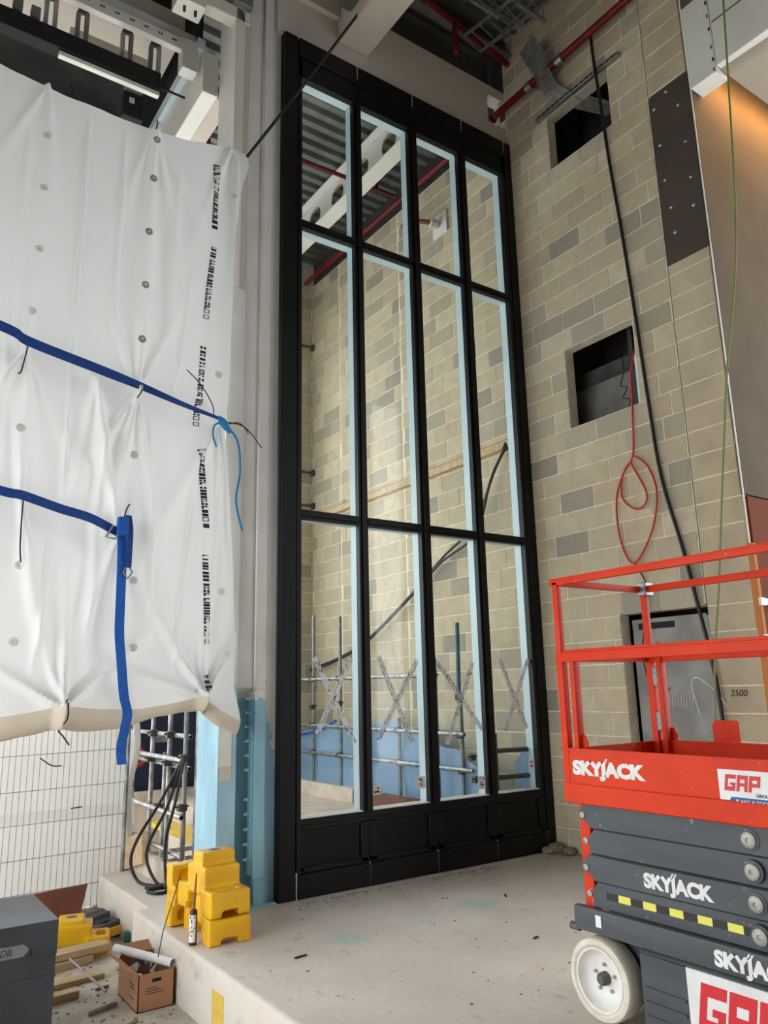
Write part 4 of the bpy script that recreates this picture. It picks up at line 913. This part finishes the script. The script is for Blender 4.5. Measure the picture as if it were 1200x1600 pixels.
# cables on the near wall
o = MB().tube(smoothpath([(-.06, -1.43, 8.75), (-.07, -1.45, 8.3), (-.04, -1.46, 7.8), (-.04, -1.5, 7.0), (-.04, -1.56, 6.2), (-.04, -1.62, 5.2), (-.04, -1.67, 4.2), (-.04, -1.72, 3.5), (-.04, -1.86, 2.8), (-.05, -1.95, 2.3), (-.06, -2.02, 1.9), (-.05, -2.06, 1.4), (-.05, -2.05, .6), (-.05, -1.9, .03)]), .017, 10).build('wall_cable', 'black_rubber'); tag(o, 'thick black cable hanging down the block wall past both openings', 'cable')
o = MB().tube(smoothpath([(.2, -1.46, 5.1), (.02, -1.47, 4.7), (-.03, -1.475, 4.35), (-.04, -1.46, 4.0), (-.05, -1.43, 3.77), (-.05, -1.30, 3.62), (-.05, -1.27, 3.4), (-.05, -1.40, 3.26), (-.05, -1.52, 3.28), (-.05, -1.545, 3.4), (-.05, -1.46, 3.6), (-.05, -1.41, 3.72), (-.05, -1.46, 3.77), (-.05, -1.6, 3.62), (-.05, -1.66, 3.35), (-.05, -1.56, 3.0), (-.05, -1.33, 2.74), (-.05, -1.2, 3.0), (-.05, -1.2, 3.4), (-.055, -1.33, 3.66), (-.05, -1.42, 3.74)]), .010, 8).build('red_lead', 'cable_red'); tag(o, 'looped red cable hanging out of the middle wall opening', 'cable')
o = MB().tube(smoothpath([(-.05, -1.34, 2.74), (-.05, -1.45, 2.5), (-.05, -1.40, 2.2), (-.05, -1.33, 1.9), (-.05, -1.38, 1.6), (-.05, -1.5, 1.3), (-.05, -1.5, .02)]), .008, 8).build('thin_red_lead', 'tube_maroon'); tag(o, 'thin maroon lead trailing down in front of the low recess', 'cable')
o = MB().tube(smoothpath([(-.3, -3.05, 7.6), (-.3, -2.99, 6.75), (-.3, -2.9, 5.6), (-.3, -2.8, 4.9), (-.3, -2.66, 4.3), (-.3, -2.5, 3.4), (-.3, -2.33, 2.4), (-.3, -2.2, 1.7), (-.3, -2.12, .8), (-.3, -2.1, .01)]), .009, 8).build('green_cable', 'cable_green'); tag(o, 'thin green cable hanging in front of the tan wall and pier', 'cable')
o = MB().tube([(-.3, -3.05, 7.6), (-.25, -3.1, 8.6)], .009, 8).build('green_cable_top', 'cable_green', o)
o = MB().tube(smoothpath([(.06, -1.78, 1.35), (.02, -1.76, 1.6), (-.02, -1.85, 1.66), (-.05, -2.02, 1.55), (-.05, -2.12, 1.42)]), .0035, 6).build('white_flex', 'white_plastic'); tag(o, 'short white flex curving out of the low recess', 'cable')
for i, (x, y, s_) in enumerate(((-.1, -.14, .09), (-.2, -.1, .06), (-.08, -.28, .07))):
    r_ = bpy.data.meshes.new('rubble'); bm = bmesh.new(); bmesh.ops.create_icosphere(bm, subdivisions=2, radius=s_)
    for v in bm.verts: v.co *= 1 + .3 * noise.noise(v.co * 14 + Vector((i * 5, 0, 0))); v.co.z *= .6
    bm.to_mesh(r_); bm.free(); r_.materials.append(MATS['rubble'])
    q = bpy.data.objects.new('rubble_lump', r_); COL.objects.link(q); q.location = (x, y, s_ * .5); tag(q, ('largest rubble lump in the corner below the window frame', 'small rubble lump nearest the window frame', 'rubble lump against the foot of the block wall')[i], 'rubble', 'rubble in the corner')

# ---------------------------------------------------------------- scissor lift
lf = thing('scissor_lift', 'red and grey scissor lift parked along the block wall', 'lift', (-2.49, -3.9, 0))
LX0, LX1, LY0, LY1 = -2.9, -2.08, -4.9, -2.9
def decal(body, size, y, z, mt, parent, x=LX0, name='lettering', **kw):
    return text_on(body, size, (x - .0016, y, z), (0, -1, 0), (0, 0, 1), **kw).build(name, mt, parent, smooth=False)
RECTS = {'G': [(0, 1, .74, 1), (0, .28, 0, 1), (0, 1, 0, .26), (.72, 1, 0, .52), (.5, 1, .36, .52)], 'A': [(0, 1, .74, 1), (0, .28, 0, 1), (.72, 1, 0, 1), (0, 1, .32, .52)], 'P': [(0, 1, .74, 1), (0, .28, 0, 1), (.72, 1, .32, 1), (0, 1, .32, .54)]}
def block_logo(y, z, w, h, gap, parent, x, mt='decal_red', shear=.18):
    for k, ch in enumerate('GAP'):
        mb = MB()
        for q, (a, b_, c_, d) in enumerate(RECTS[ch]):
            yy = lambda u, v: y - k*(w + gap) - u*w - v*h*shear
            mb.prism([(yy(a, c_), z + c_*h), (yy(b_, c_), z + c_*h), (yy(b_, d), z + d*h), (yy(a, d), z + d*h)], 0, x - .0016 - .0001*q, x)
        mb.build('logo_letter', mt, parent, smooth=False)
def slashes(y, z, h, n, parent, x, mt='lift_white'):
    for k in range(n):
        yy = y - k*h*.28; MB().prism([(yy, z), (yy - .16*h, z), (yy - .55*h, z + h*.62), (yy - .39*h, z + h*.62)], 0, x - .0018, x).build('logo_slash', mt, parent, smooth=False)
# wheels
for (x, s_) in ((LX0, -1), (LX1, 1)):
    for y in (-3.035, -4.72):
        ax = (s_, 0, 0); cx = x - s_ * .115; c = (cx, y, .19)
        w = MB().lathe([(.135, .0), (.18, 0), (.19, .015), (.19, .1), (.182, .113), (.16, .118), (.148, .112), (.142, .1), (.135, .1)], c, ax, 40).build('tyre', 'tyre', lf)
        rm = MB().lathe([(0, .06), (.05, .06), (.1, .065), (.125, .085), (.136, .112), (.146, .114), (.146, .09), (.13, .0), (0, 0)], c, ax, 40).build('rim', 'wheel_white', w)
        MB().lathe([(0, .105), (.022, .105), (.03, .095), (.032, .06)], c, ax, 14).build('hub', 'hub_grey', w)
        for k in range(5):
            t = 2*math.pi*k/5 + .3; MB().lathe([(0, .012), (.009, .012), (.009, 0)], (cx + s_*.062, y + .062*math.cos(t), .19 + .062*math.sin(t)), ax, 6).build('wheel_nut', 'pin_grey', rm)
bx(LX0 + .14, LX1 - .14, LY0 + .02, LY1 - .02, .09, .40).build('chassis', 'lift_grey', lf, .01)
for x in (LX0, LX1 - .045): bx(x, x + .045, LY0, LY1, .398, .514).build('chassis_rail', 'lift_grey', lf, .012, 2)
bx(LX0 + .04, LX1 - .04, LY0 + .02, LY1 - .04, .40, .45).build('chassis_top', 'lift_grey', lf)
bx(LX0 - .003, LX0, -3.08, -3.045, .435, .49).build('rail_tag', 'paper', lf)
MB().tube([(LX0 + .03, LY1 - .01, .40), (LX0 + .03, LY1 + .045, .40)], .02, 10).build('tow_lug', 'hub_grey', lf)
tr1 = MB().box(LX0 + .03, LX0 + .3, -4.45, -3.27, .06, .385).build('battery_tray', 'lift_grey', lf, .01)
bx(LX0 + .02, LX0 + .03, -3.53, -3.28, .06, .37).build('tray_panel', 'lift_grey', tr1, .003)
for z in (.1, .16, .22): bx(LX0 + .012, LX0 + .022, -3.52, -3.3, z, z + .012).build('louvre', 'lift_grey', tr1)
sg_ = bx(LX0 + .012, LX0 + .03, -4.4, -3.535, .05, .372).build('sign_plate', 'lift_white', tr1, .002)
block_logo(-3.575, .135, .125, .195, .012, sg_, LX0 + .012)
bx(LX1 - .3, LX1 - .03, -4.45, -3.3, .06, .385).build('hydraulic_tray', 'lift_grey', lf, .01)
decal('SKYJACK', .085, -3.70, .425, 'lift_white', lf, offset=.0048, sx=1.05); slashes(-3.84, .47, .055, 2, lf, LX0)
# scissor arms: stacked pairs on both sides
AZ = [.955, .828, .701, .574]
for side, xs in ((0, LX0 + .03), (1, LX1 - .08)):
    for i, z in enumerate(AZ):
        out = i % 2 == 0
        xa = xs + (0 if out else .014) if side == 0 else xs - (0 if out else .014)
        h = .0625
        if out: poly = [(-2.955, z - .02), (-2.955, z + .016), (-3.0, z + h), (-4.82, z + h), (-4.86, z), (-4.82, z - h), (-3.03, z - h), (-3.0, z - .035)]
        else: poly = [(-2.995, z - h + .01), (-3.0, z + .02), (-3.04, z + h), (-4.84, z + h), (-4.84, z - h), (-3.02, z - h)]
        a = MB().prism(poly, 0, xa, xa + .05).build('scissor_arm', 'lift_grey', lf, .005, 1)
        sx_ = -1 if side == 0 else 1; xf = xa if side == 0 else xa + .05
        xo = (LX0 + .03 if side == 0 else LX1 - .03)
        pv = MB().lathe([(.03, .006), (.046, .004), (.05, -.02)], (xo, -3.91, z), (sx_, 0, 0), 20).build('pivot_boss', 'lift_grey', a)
        MB().lathe([(0, .011), (.008, .011), (.011, .016), (.028, .016), (.034, .012), (.034, -.01)], (xo, -3.91, z), (sx_, 0, 0), 18).build('pivot_pin', 'pin_grey', pv)
        if side == 0:
            MB().lathe([(0, .008), (.016, .008), (.018, 0)], (xa, -2.985, z), (-1, 0, 0), 10).build('end_pin', 'pin_grey', a)
        if i == 2 and side == 0:
            decal('SKYJACK', .085, -3.34, z - .03, 'lift_white', a, x=xa, offset=.0048, sx=1.05); slashes(-3.48, z + .018, .055, 2, a, xa)
            MB().lathe([(.035, .002), (.05, .003), (.05, 0)], (xa, -4.05, z - .02), (-1, 0, 0), 20).build('round_decal', 'decal_red', a)
        if i == 3 and side == 0:
            n = 11
            for q in range(n):
                y0 = -3.09 - q * .0735; bx(xa - .0012, xa, y0 - .0735, y0, z - .012, z + .022).build('hazard_tape', 'hazard_black' if q % 2 == 0 else 'hazard_yellow', a)
for i, z in enumerate(AZ): MB().tube([(LX0 + .06, -3.91, z), (LX1 - .06, -3.91, z)], .025, 10).build('cross_shaft', 'hub_grey', lf)
for x in (LX0 + .09, LX1 - .13): bx(x, x + .045, -2.975, -2.905, .40, 1.0).build('maintenance_prop', 'lift_red', lf, .004)
# platform
pf = bx(LX0 + .02, LX1 - .02, LY0, LY1, 1.035, 1.07).build('platform_deck', 'galv_dull', lf)
for x, dx in ((LX0, .012), (LX1 - .012, .012)):
    tb = bx(x, x + dx, LY0, LY1, 1.112, 1.285).build('toe_board', 'lift_red', lf, .003)
    o = bx(x - .008 if x < -2.5 else x, x + dx if x < -2.5 else x + dx + .008, LY0, LY1 + .004, 1.015, 1.115).build('deck_skirt', 'lift_red', lf, .006)
    bx(x - .01, x + dx + .01, LY0, LY1, 1.283, 1.292).build('toe_lip', 'lift_red', tb)
    if x < -2.5:
        decal('SKYJACK', .09, -2.972, 1.165, 'lift_white', tb, offset=.006, sx=1.22); slashes(-3.165, 1.205, .07, 1, tb, LX0)
        sg_ = bx(x - .002, x, -4.2, -3.815, 1.085, 1.243).build('sticker', 'lift_white', tb)
        block_logo(-3.84, 1.155, .05, .068, .006, sg_, x - .002)
        decal('GROUP', .02, -3.985, 1.137, 'ink', sg_, x=x - .002)
        bl_ = MB().prism([(-3.85, 1.1), (-4.2, 1.1), (-4.2, 1.13), (-3.87, 1.13)], 0, x - .0026, x - .0018).build('blue_band', 'decal_blue', sg_)
        decal('PLANT & TOOL HIRE', .022, -3.89, 1.107, 'lift_white', bl_, x=x - .003)
for y in (LY1 - .012, LY0):
    bx(LX0, LX1, y, y + .012, 1.115, 1.285).build('toe_board', 'lift_red', lf, .003); bx(LX0, LX1, y, y + .014, 1.015, 1.115).build('deck_skirt', 'lift_red', lf, .004)
RS = .036
def rail(p0, p1, w=RS, h=RS): return MB().obox(p0, p1, w, h).build('guard_rail', 'lift_red', lf, .004, 2)
for x in (LX0 + .018, LX1 - .018):
    rail((x, LY1 + .01, 2.19), (x, LY0, 2.19), RS, .04); rail((x, LY1, 1.77), (x, LY0, 1.77), .045, .05)
    rail((x, LY1 - .02, 1.80), (x, LY0, 1.80), .02, .02)
    for y in (LY1 - .025, LY0 + .025, -3.95 if x < -2.5 else -3.95):
        if y == -3.95: continue
        rail((x, y, 2.19), (x, y, 1.77))
        rail((x, y, 1.77), (x, y, 1.1), .042, .042)
    # inner folding stanchion with hinge plates
    rail((x + (.012 if x < -2.5 else -.012), LY1 - .105, 1.77), (x + (.012 if x < -2.5 else -.012), LY1 - .10, 1.2), .03, .05)
    for z in ((1.66, 1.40) if x > -2.5 else ()):
        hp = bx(x - .03, x + .03, LY1 - .10, LY1 - .05, z - .055, z + .055).build('hinge_plate', 'galv_dull', lf, .004)
        for q in (-.035, 0, .035): MB().tube([(x - .034, LY1 - .075, z + q), (x - .028, LY1 - .075, z + q)], .006, 6).build('bolt', 'galv', hp)
    MB().prism([(LY1 - .06, 1.2), (LY1 - .06, 1.34), (LY1 - .09, 1.37), (LY1 - .13, 1.36), (LY1 - .15, 1.32), (LY1 - .12, 1.22)], 0, x + .02, x + .03).build('gusset', 'lift_red', lf, .002)
for z, h in ((2.19, .036), (1.77, .045)):
    for y in (LY1 - .01, LY0 + .01): rail((LX0 + .02, y, z), (LX1 - .02, y, z), RS, h)
MB().box(LX1 - .06, LX1 + .02, LY1 - .07, LY1 - .01, 2.15, 2.23).build('latch', 'galv', lf, .004)
MB().prism([(-3.28, 1.28), (-3.44, 1.28), (-3.44, 1.40), (-3.43, 1.41), (-3.29, 1.41), (-3.28, 1.40)], 0, LX1 + .0, LX1 + .01).build('manual_box_plate', 'lift_red', lf, .002)
MB().tube([(LX0 + .06, LY1 - .055, 1.74), (LX0 + .06, LY1 - .06, 1.28)], .006, 6).build('pin_rod', 'paper', lf)

# ---------------------------------------------------------------- clutter by the slab edge
def barrier_foot(name, label, loc, rz, rx=0, ry=0, mt='yellow_plastic', L=.66, Wd=.26, Hc=.25, Hl=.135):
    e = thing(name, label, 'barrier weight', (0, 0, 0), 'plastic barrier weights')
    h = L / 2; m = h - .17
    w = Wd / 2; mb = MB(); cb_ = min(Hc - .17, Hl - .05)
    for s_ in (-1, 1):
        def B(x0, x1, ya, yb, z0, z1):
            a, b_ = sorted((s_*ya, s_*yb)); mb.box(x0, x1, a, b_, z0, z1)
        B(-w, w, h - .18, h, .04, Hl - .035)
        B(-w, -w + .085, h - .15, h, 0, .05); B(w - .085, w, h - .15, h, 0, .05)
        B(-w, w, h - .045, h - .008, .05, Hl); B(-w, w, h - .18, h - .11, .05, Hl); B(-w, -w + .06, h - .18, h - .008, .05, Hl); B(w - .06, w, h - .18, h - .008, .05, Hl)
    mb.box(-w + .01, w - .01, -m - .03, m + .03, cb_, (Hl + Hc)*.55); mb.box(-w + .02, w - .02, -m + .03, m - .03, cb_, Hc)
    body = mb.build('body', mt, e)
    md = body.modifiers.new('shell', 'REMESH'); md.mode = 'VOXEL'; md.voxel_size = .0085; md.use_smooth_shade = True
    md = body.modifiers.new('round', 'SMOOTH'); md.factor = .5; md.iterations = 9
    for s_ in (-1, 1): MB().box(-w + .03, w - .1, min(s_*(h - .2), s_*(h - .185)), max(s_*(h - .2), s_*(h - .185)), Hl - .005, Hl + .008).build('hand_bar', 'brown_stick' if mt == 'yellow_plastic' else mt, e, .003)
    MB().lathe([(0, .004), (.04, .005), (.045, 0)], (0, 0, Hc - .004), (0, 0, 1), 16).build('socket', 'grey_steel', e)
    e.location = loc; e.rotation_euler = (rx, ry, rz); return e
barrier_foot('barrier_weight', 'lowest yellow plastic barrier weight of the stack on the slab', (-3.83, -.46, .0), -.06, L=.56, Wd=.29, Hc=.265, Hl=.16)
barrier_foot('barrier_weight', 'top yellow plastic barrier weight of the stack, over the lowest one', (-3.85, -.44, .165), .05, L=.56, Wd=.29, Hc=.38, Hl=.16)
barrier_foot('barrier_weight', 'yellow plastic barrier weight standing on end behind the stack', (-3.94, -.012, .21), 0, rx=math.pi/2, L=.42, Wd=.2, Hc=.165, Hl=.12)
barrier_foot('barrier_weight', 'yellow plastic barrier weight on the lower floor beside the grey chest', (-4.42, 1.05, LOW), 1.3, L=.6, Hc=.27)
barrier_foot('barrier_weight', 'dark grey barrier weight on the lower floor by the slab corner', (-4.17, 1.42, LOW), .55, mt='chest_grey', L=.5, Hc=.2)
o = bx(-.12, .12, -.004, .004, 0, .07); o.rot((0, 0, 0), 'Z', .45).move((-4.10, 1.10, LOW + .05)); tag(o.build('yellow_plate', 'yellow_plastic', bevel=.003), 'yellow plastic end plate leaning on the dark fence foot', 'plate')
tb = thing('sealant_tube', 'black and white sealant cartridge standing on the slab edge', 'tube', (-4.045, -.58, 0))
MB().lathe([(0, 0), (.025, 0), (.025, .205), (.02, .215), (.008, .22), (0, .22)], (-4.045, -.58, 0), (0, 0, 1), 16).build('cartridge', 'tube_maroon', tb)
vs, fs = [], []
for j in range(2):
    for k in range(9):
        t = math.radians(150 + k * 17); vs.append((-4.045 + .0256 * math.cos(t), -.58 + .0256 * math.sin(t), .02 + .165 * j))
for k in range(8): fs.append((k, k + 1, 9 + k + 1, 9 + k))
lb = MB().add(vs, fs).build('label', 'paper', tb)
vs = []
mkk = MB()
for q in range(14):
    k0 = random.uniform(160, 260); z = random.uniform(.05, .17); pts = []
    for (dk, dz) in ((0, 0), (14, 0), (14, .012), (0, .012)):
        t = math.radians(k0 + dk); pts.append((-4.045 + .0262 * math.cos(t), -.58 + .0262 * math.sin(t), z + dz))
    mkk.add(pts, [(0, 1, 2, 3)])
mkk.build('label_print', 'ink', lb, smooth=False)
MB().tube([(-4.045, -.58, .215), (-4.03, -.56, .34), (-4.02, -.55, .43)], [.012, .008, .006], 8).build('nozzle', 'brown_stick', tb)
o = MB().tube([(-4.0, -.2, .36), (-4.17, -.36, .06), (-4.22, -.42, -.08)], .0035, 5).build('thin_wire', 'black_rubber'); tag(o, 'thin dark wire leaning from the yellow feet to the carton', 'wire')
# carton with offcuts
ct = thing('cardboard_box', 'open brown cardboard carton of offcuts against the slab edge', 'box', (-4.27, -.28, LOW))
cx0, cx1, cy0, cy1, ch = -4.36, -4.12, -.47, -.05, .22
a_ = .0
MB().box(cx0, cx1, cy0, cy0 + .006, LOW, LOW + ch).build('front_wall', 'cardboard', ct); MB().box(cx0, cx1, cy1 - .006, cy1, LOW, LOW + ch + .02).build('back_wall', 'cardboard', ct)
sw = MB().box(cx0, cx0 + .006, cy0, cy1, LOW, LOW + ch).build('side_wall', 'cardboard', ct); MB().box(cx1 - .006, cx1, cy0, cy1, LOW, LOW + ch).build('side_wall', 'cardboard', ct)
MB().box(cx0, cx1, cy0, cy1, LOW, LOW + .006).build('bottom', 'cardboard', ct)
MB().obox((cx0, -.26, LOW + ch), (cx0 - .09, -.26, LOW + ch + .06), .4, .005).build('flap', 'cardboard', ct)
MB().obox((-4.24, cy1, LOW + ch + .02), (-4.24, cy1 + .1, LOW + ch + .06), .22, .005).build('flap', 'cardboard', ct)
for (y, z, w) in ((-.4, .14, .12), (-.4, .12, .1), (-.4, .06, .1)): bx(cx0 - .001, cx0, y, y + w, LOW + z, LOW + z + .006).build('print_line', 'ink', sw)
for q in range(3): bx(cx0 + .05, cx0 + .17 - .02*q, cy0 - .001, cy0, LOW + .1 + .015*q, LOW + .104 + .015*q).build('print_line', 'ink', ct)
bx(cx0 + .09, cx0 + .15, cy0 - .002, cy0 + .001, LOW + .165, LOW + .185).build('hand_hole', 'black_matte', ct)
for q in range(12):
    x, y = random.uniform(cx0 + .04, cx1 - .04), random.uniform(cy0 + .05, cy1 - .05)
    tri = MB().add([(x, y, LOW + .17), (x + random.uniform(-.09, .09), y + random.uniform(-.06, .06), LOW + .22), (x + random.uniform(-.05, .05), y + .03, LOW + random.uniform(.2, .25))], [(0, 1, 2)])
    o = tri.build('offcut', random.choice(('paper', 'white_plastic', 'blue_crate', 'pale_lining')), ct)
pp = thing('plastic_pipe', 'white plastic pipe offcut lying across the open carton', 'pipe', (-4.22, -.25, -.14))
MB().pipe((-4.36, .06, -.11), (-4.12, -.43, -.13), .028, .024, 20).build('tube', 'white_plastic', pp)
# grey tool chest
ch_ = thing('tool_chest', 'dark grey steel tool chest with a handwritten label at the left edge', 'chest', (-5.4, -.2, LOW))
X0, X1, Y0, Y1 = -6.05, -4.9, -.56, .2
bx(X0, X1, Y0, Y1, LOW, .17).build('body', 'chest_grey', ch_, .006); ld = bx(X0 - .005, X1 + .005, Y0 - .006, Y1 + .005, .1, .30).build('lid', 'chest_grey', ch_, .012, 2)
lb = MB().prism([(-5.5, .125), (-5.09, .125), (-5.06, .15), (-5.06, .17), (-5.09, .195), (-5.5, .195)], 1, Y0 - .012, Y0 - .005).build('label_plate', 'chest_label', ld, .003)
text_on('ADIL', .052, (-5.255, Y0 - .0125, .145), (1, 0, 0), (0, 0, 1), extrude=.0003, shear=.2).build('handwriting', 'ink', lb, smooth=False)
bx(-5.05, -5.04, Y0 - .0075, Y0 - .004, .12, .155).build('slot', 'black_matte', ld)
MB().tube([(-5.29, Y0 - .012, .07), (-5.27, Y0 - .02, .085)], .006, 6).build('rivet', 'galv', ch_)
bx(X0, X1 + .002, Y0 - .004, Y0, -.02, .0).build('seam', 'chest_grey', ch_)
# planks and scraps on the lower floor
def plank(c, L, w, h, rz, label, mt='timber', name='timber_plank', cat='plank', ry=0):
    o = MB().box(-L/2, L/2, -w/2, w/2, 0, h).rot((0, 0, 0), 'Y', ry).rot((0, 0, 0), 'Z', rz).move(c).build(name, mt, bevel=.004); tag(o, label, cat, 'timber offcuts' if mt == 'timber' else None); return o
plank((-4.50, .78, LOW + .06), .62, .15, .05, .12, 'thick pale timber offcut resting near the yellow foot')
plank((-4.58, .72, LOW), .5, .12, .055, .2, 'timber offcut lying under the thick one')
plank((-4.66, .35, LOW), .62, .12, .035, .1, 'flat timber plank lying beside the chest')
plank((-4.82, .06, LOW), .45, .09, .05, .1, 'short timber block nearest the chest front')
plank((-4.52, -.28, LOW), .2, .035, .025, .35, 'small dirty olive wood scrap on the dusty floor', 'rubble', 'wood_scrap', 'scrap')
plank((-4.42, .12, LOW), .10, .02, .015, .2, 'tiny dark wood scrap near the plank end', 'rubble', 'wood_scrap', 'scrap')
plank((-4.45, -.62, LOW), .12, .03, .015, .6, 'small dark scrap in front of the carton', 'rubble', 'wood_scrap', 'scrap')
o = MB().tube([(-4.55, .52, LOW + .12), (-4.42, .02, LOW + .01)], .008, 6).build('steel_rod', 'galv_dull'); tag(o, 'thin steel rod leaning off the timber offcuts', 'rod')
o = MB().add([(-4.6, 1.66, -.02), (-4.149, 1.66, 0), (-4.217, 1.6, -.25), (-4.6, 1.58, LOW + .01), (-4.6, 1.675, -.02), (-4.149, 1.675, 0), (-4.217, 1.615, -.25), (-4.6, 1.595, LOW + .01)], [(0,1,2,3),(7,6,5,4),(0,4,5,1),(1,5,6,2),(2,6,7,3),(3,7,4,0)]).build('brown_board', 'ply_brown'); tag(o, 'reddish brown plywood offcut leaning against the fence', 'board')
o = bx(-4.0, -3.9, .95, 1.05, LOW, LOW + .1).build('teal_block', 'teal_plastic', bevel=.02, seg=2); tag(o, 'small teal plastic block by the slab corner', 'block')
# crumbs on the slab
crumbs = MB(); random.seed(3)
for q in range(300):
    if q < 230: x = -3.1 + 2.2 * random.random(); y = -.16 - .16 * random.random() ** 2 + .0
    else: x, y = random.uniform(-4.0, -.3), random.uniform(-2.6, -.1)
    s_ = random.uniform(.002, .006); crumbs.box(x - s_, x + s_*random.uniform(.5, 2), y - s_, y + s_, 0, s_)
for q in range(260):
    x, y = random.uniform(-5, -4.12), random.uniform(-1.2, 1.8); s_ = random.uniform(.002, .007); crumbs.box(x - s_, x + s_*random.uniform(.5, 2.5), y - s_, y + s_, LOW, LOW + s_)
tag(crumbs.build('grit', 'rubble', smooth=False), 'fine grit and crumbs scattered over slab and lower floor', 'grit', kind='stuff')
for i, (x, y, L, rz, lab) in enumerate(((-3.6, -1.25, .09, .1, 'thin dark twig on the slab in front of the yellow feet'), (-2.2, -1.9, .05, .3, 'black pellet on the slab in the foreground'), (-1.62, -1.0, .06, 1.0, 'dark splinter on the slab near the scissor lift'))):
    o = MB().box(-L/2, L/2, -.008, .008, 0, .01).rot((0, 0, 0), 'Z', rz).move((x, y, 0)).build('floor_scrap', 'ink', bevel=.002); tag(o, lab, 'scrap', 'floor scraps')
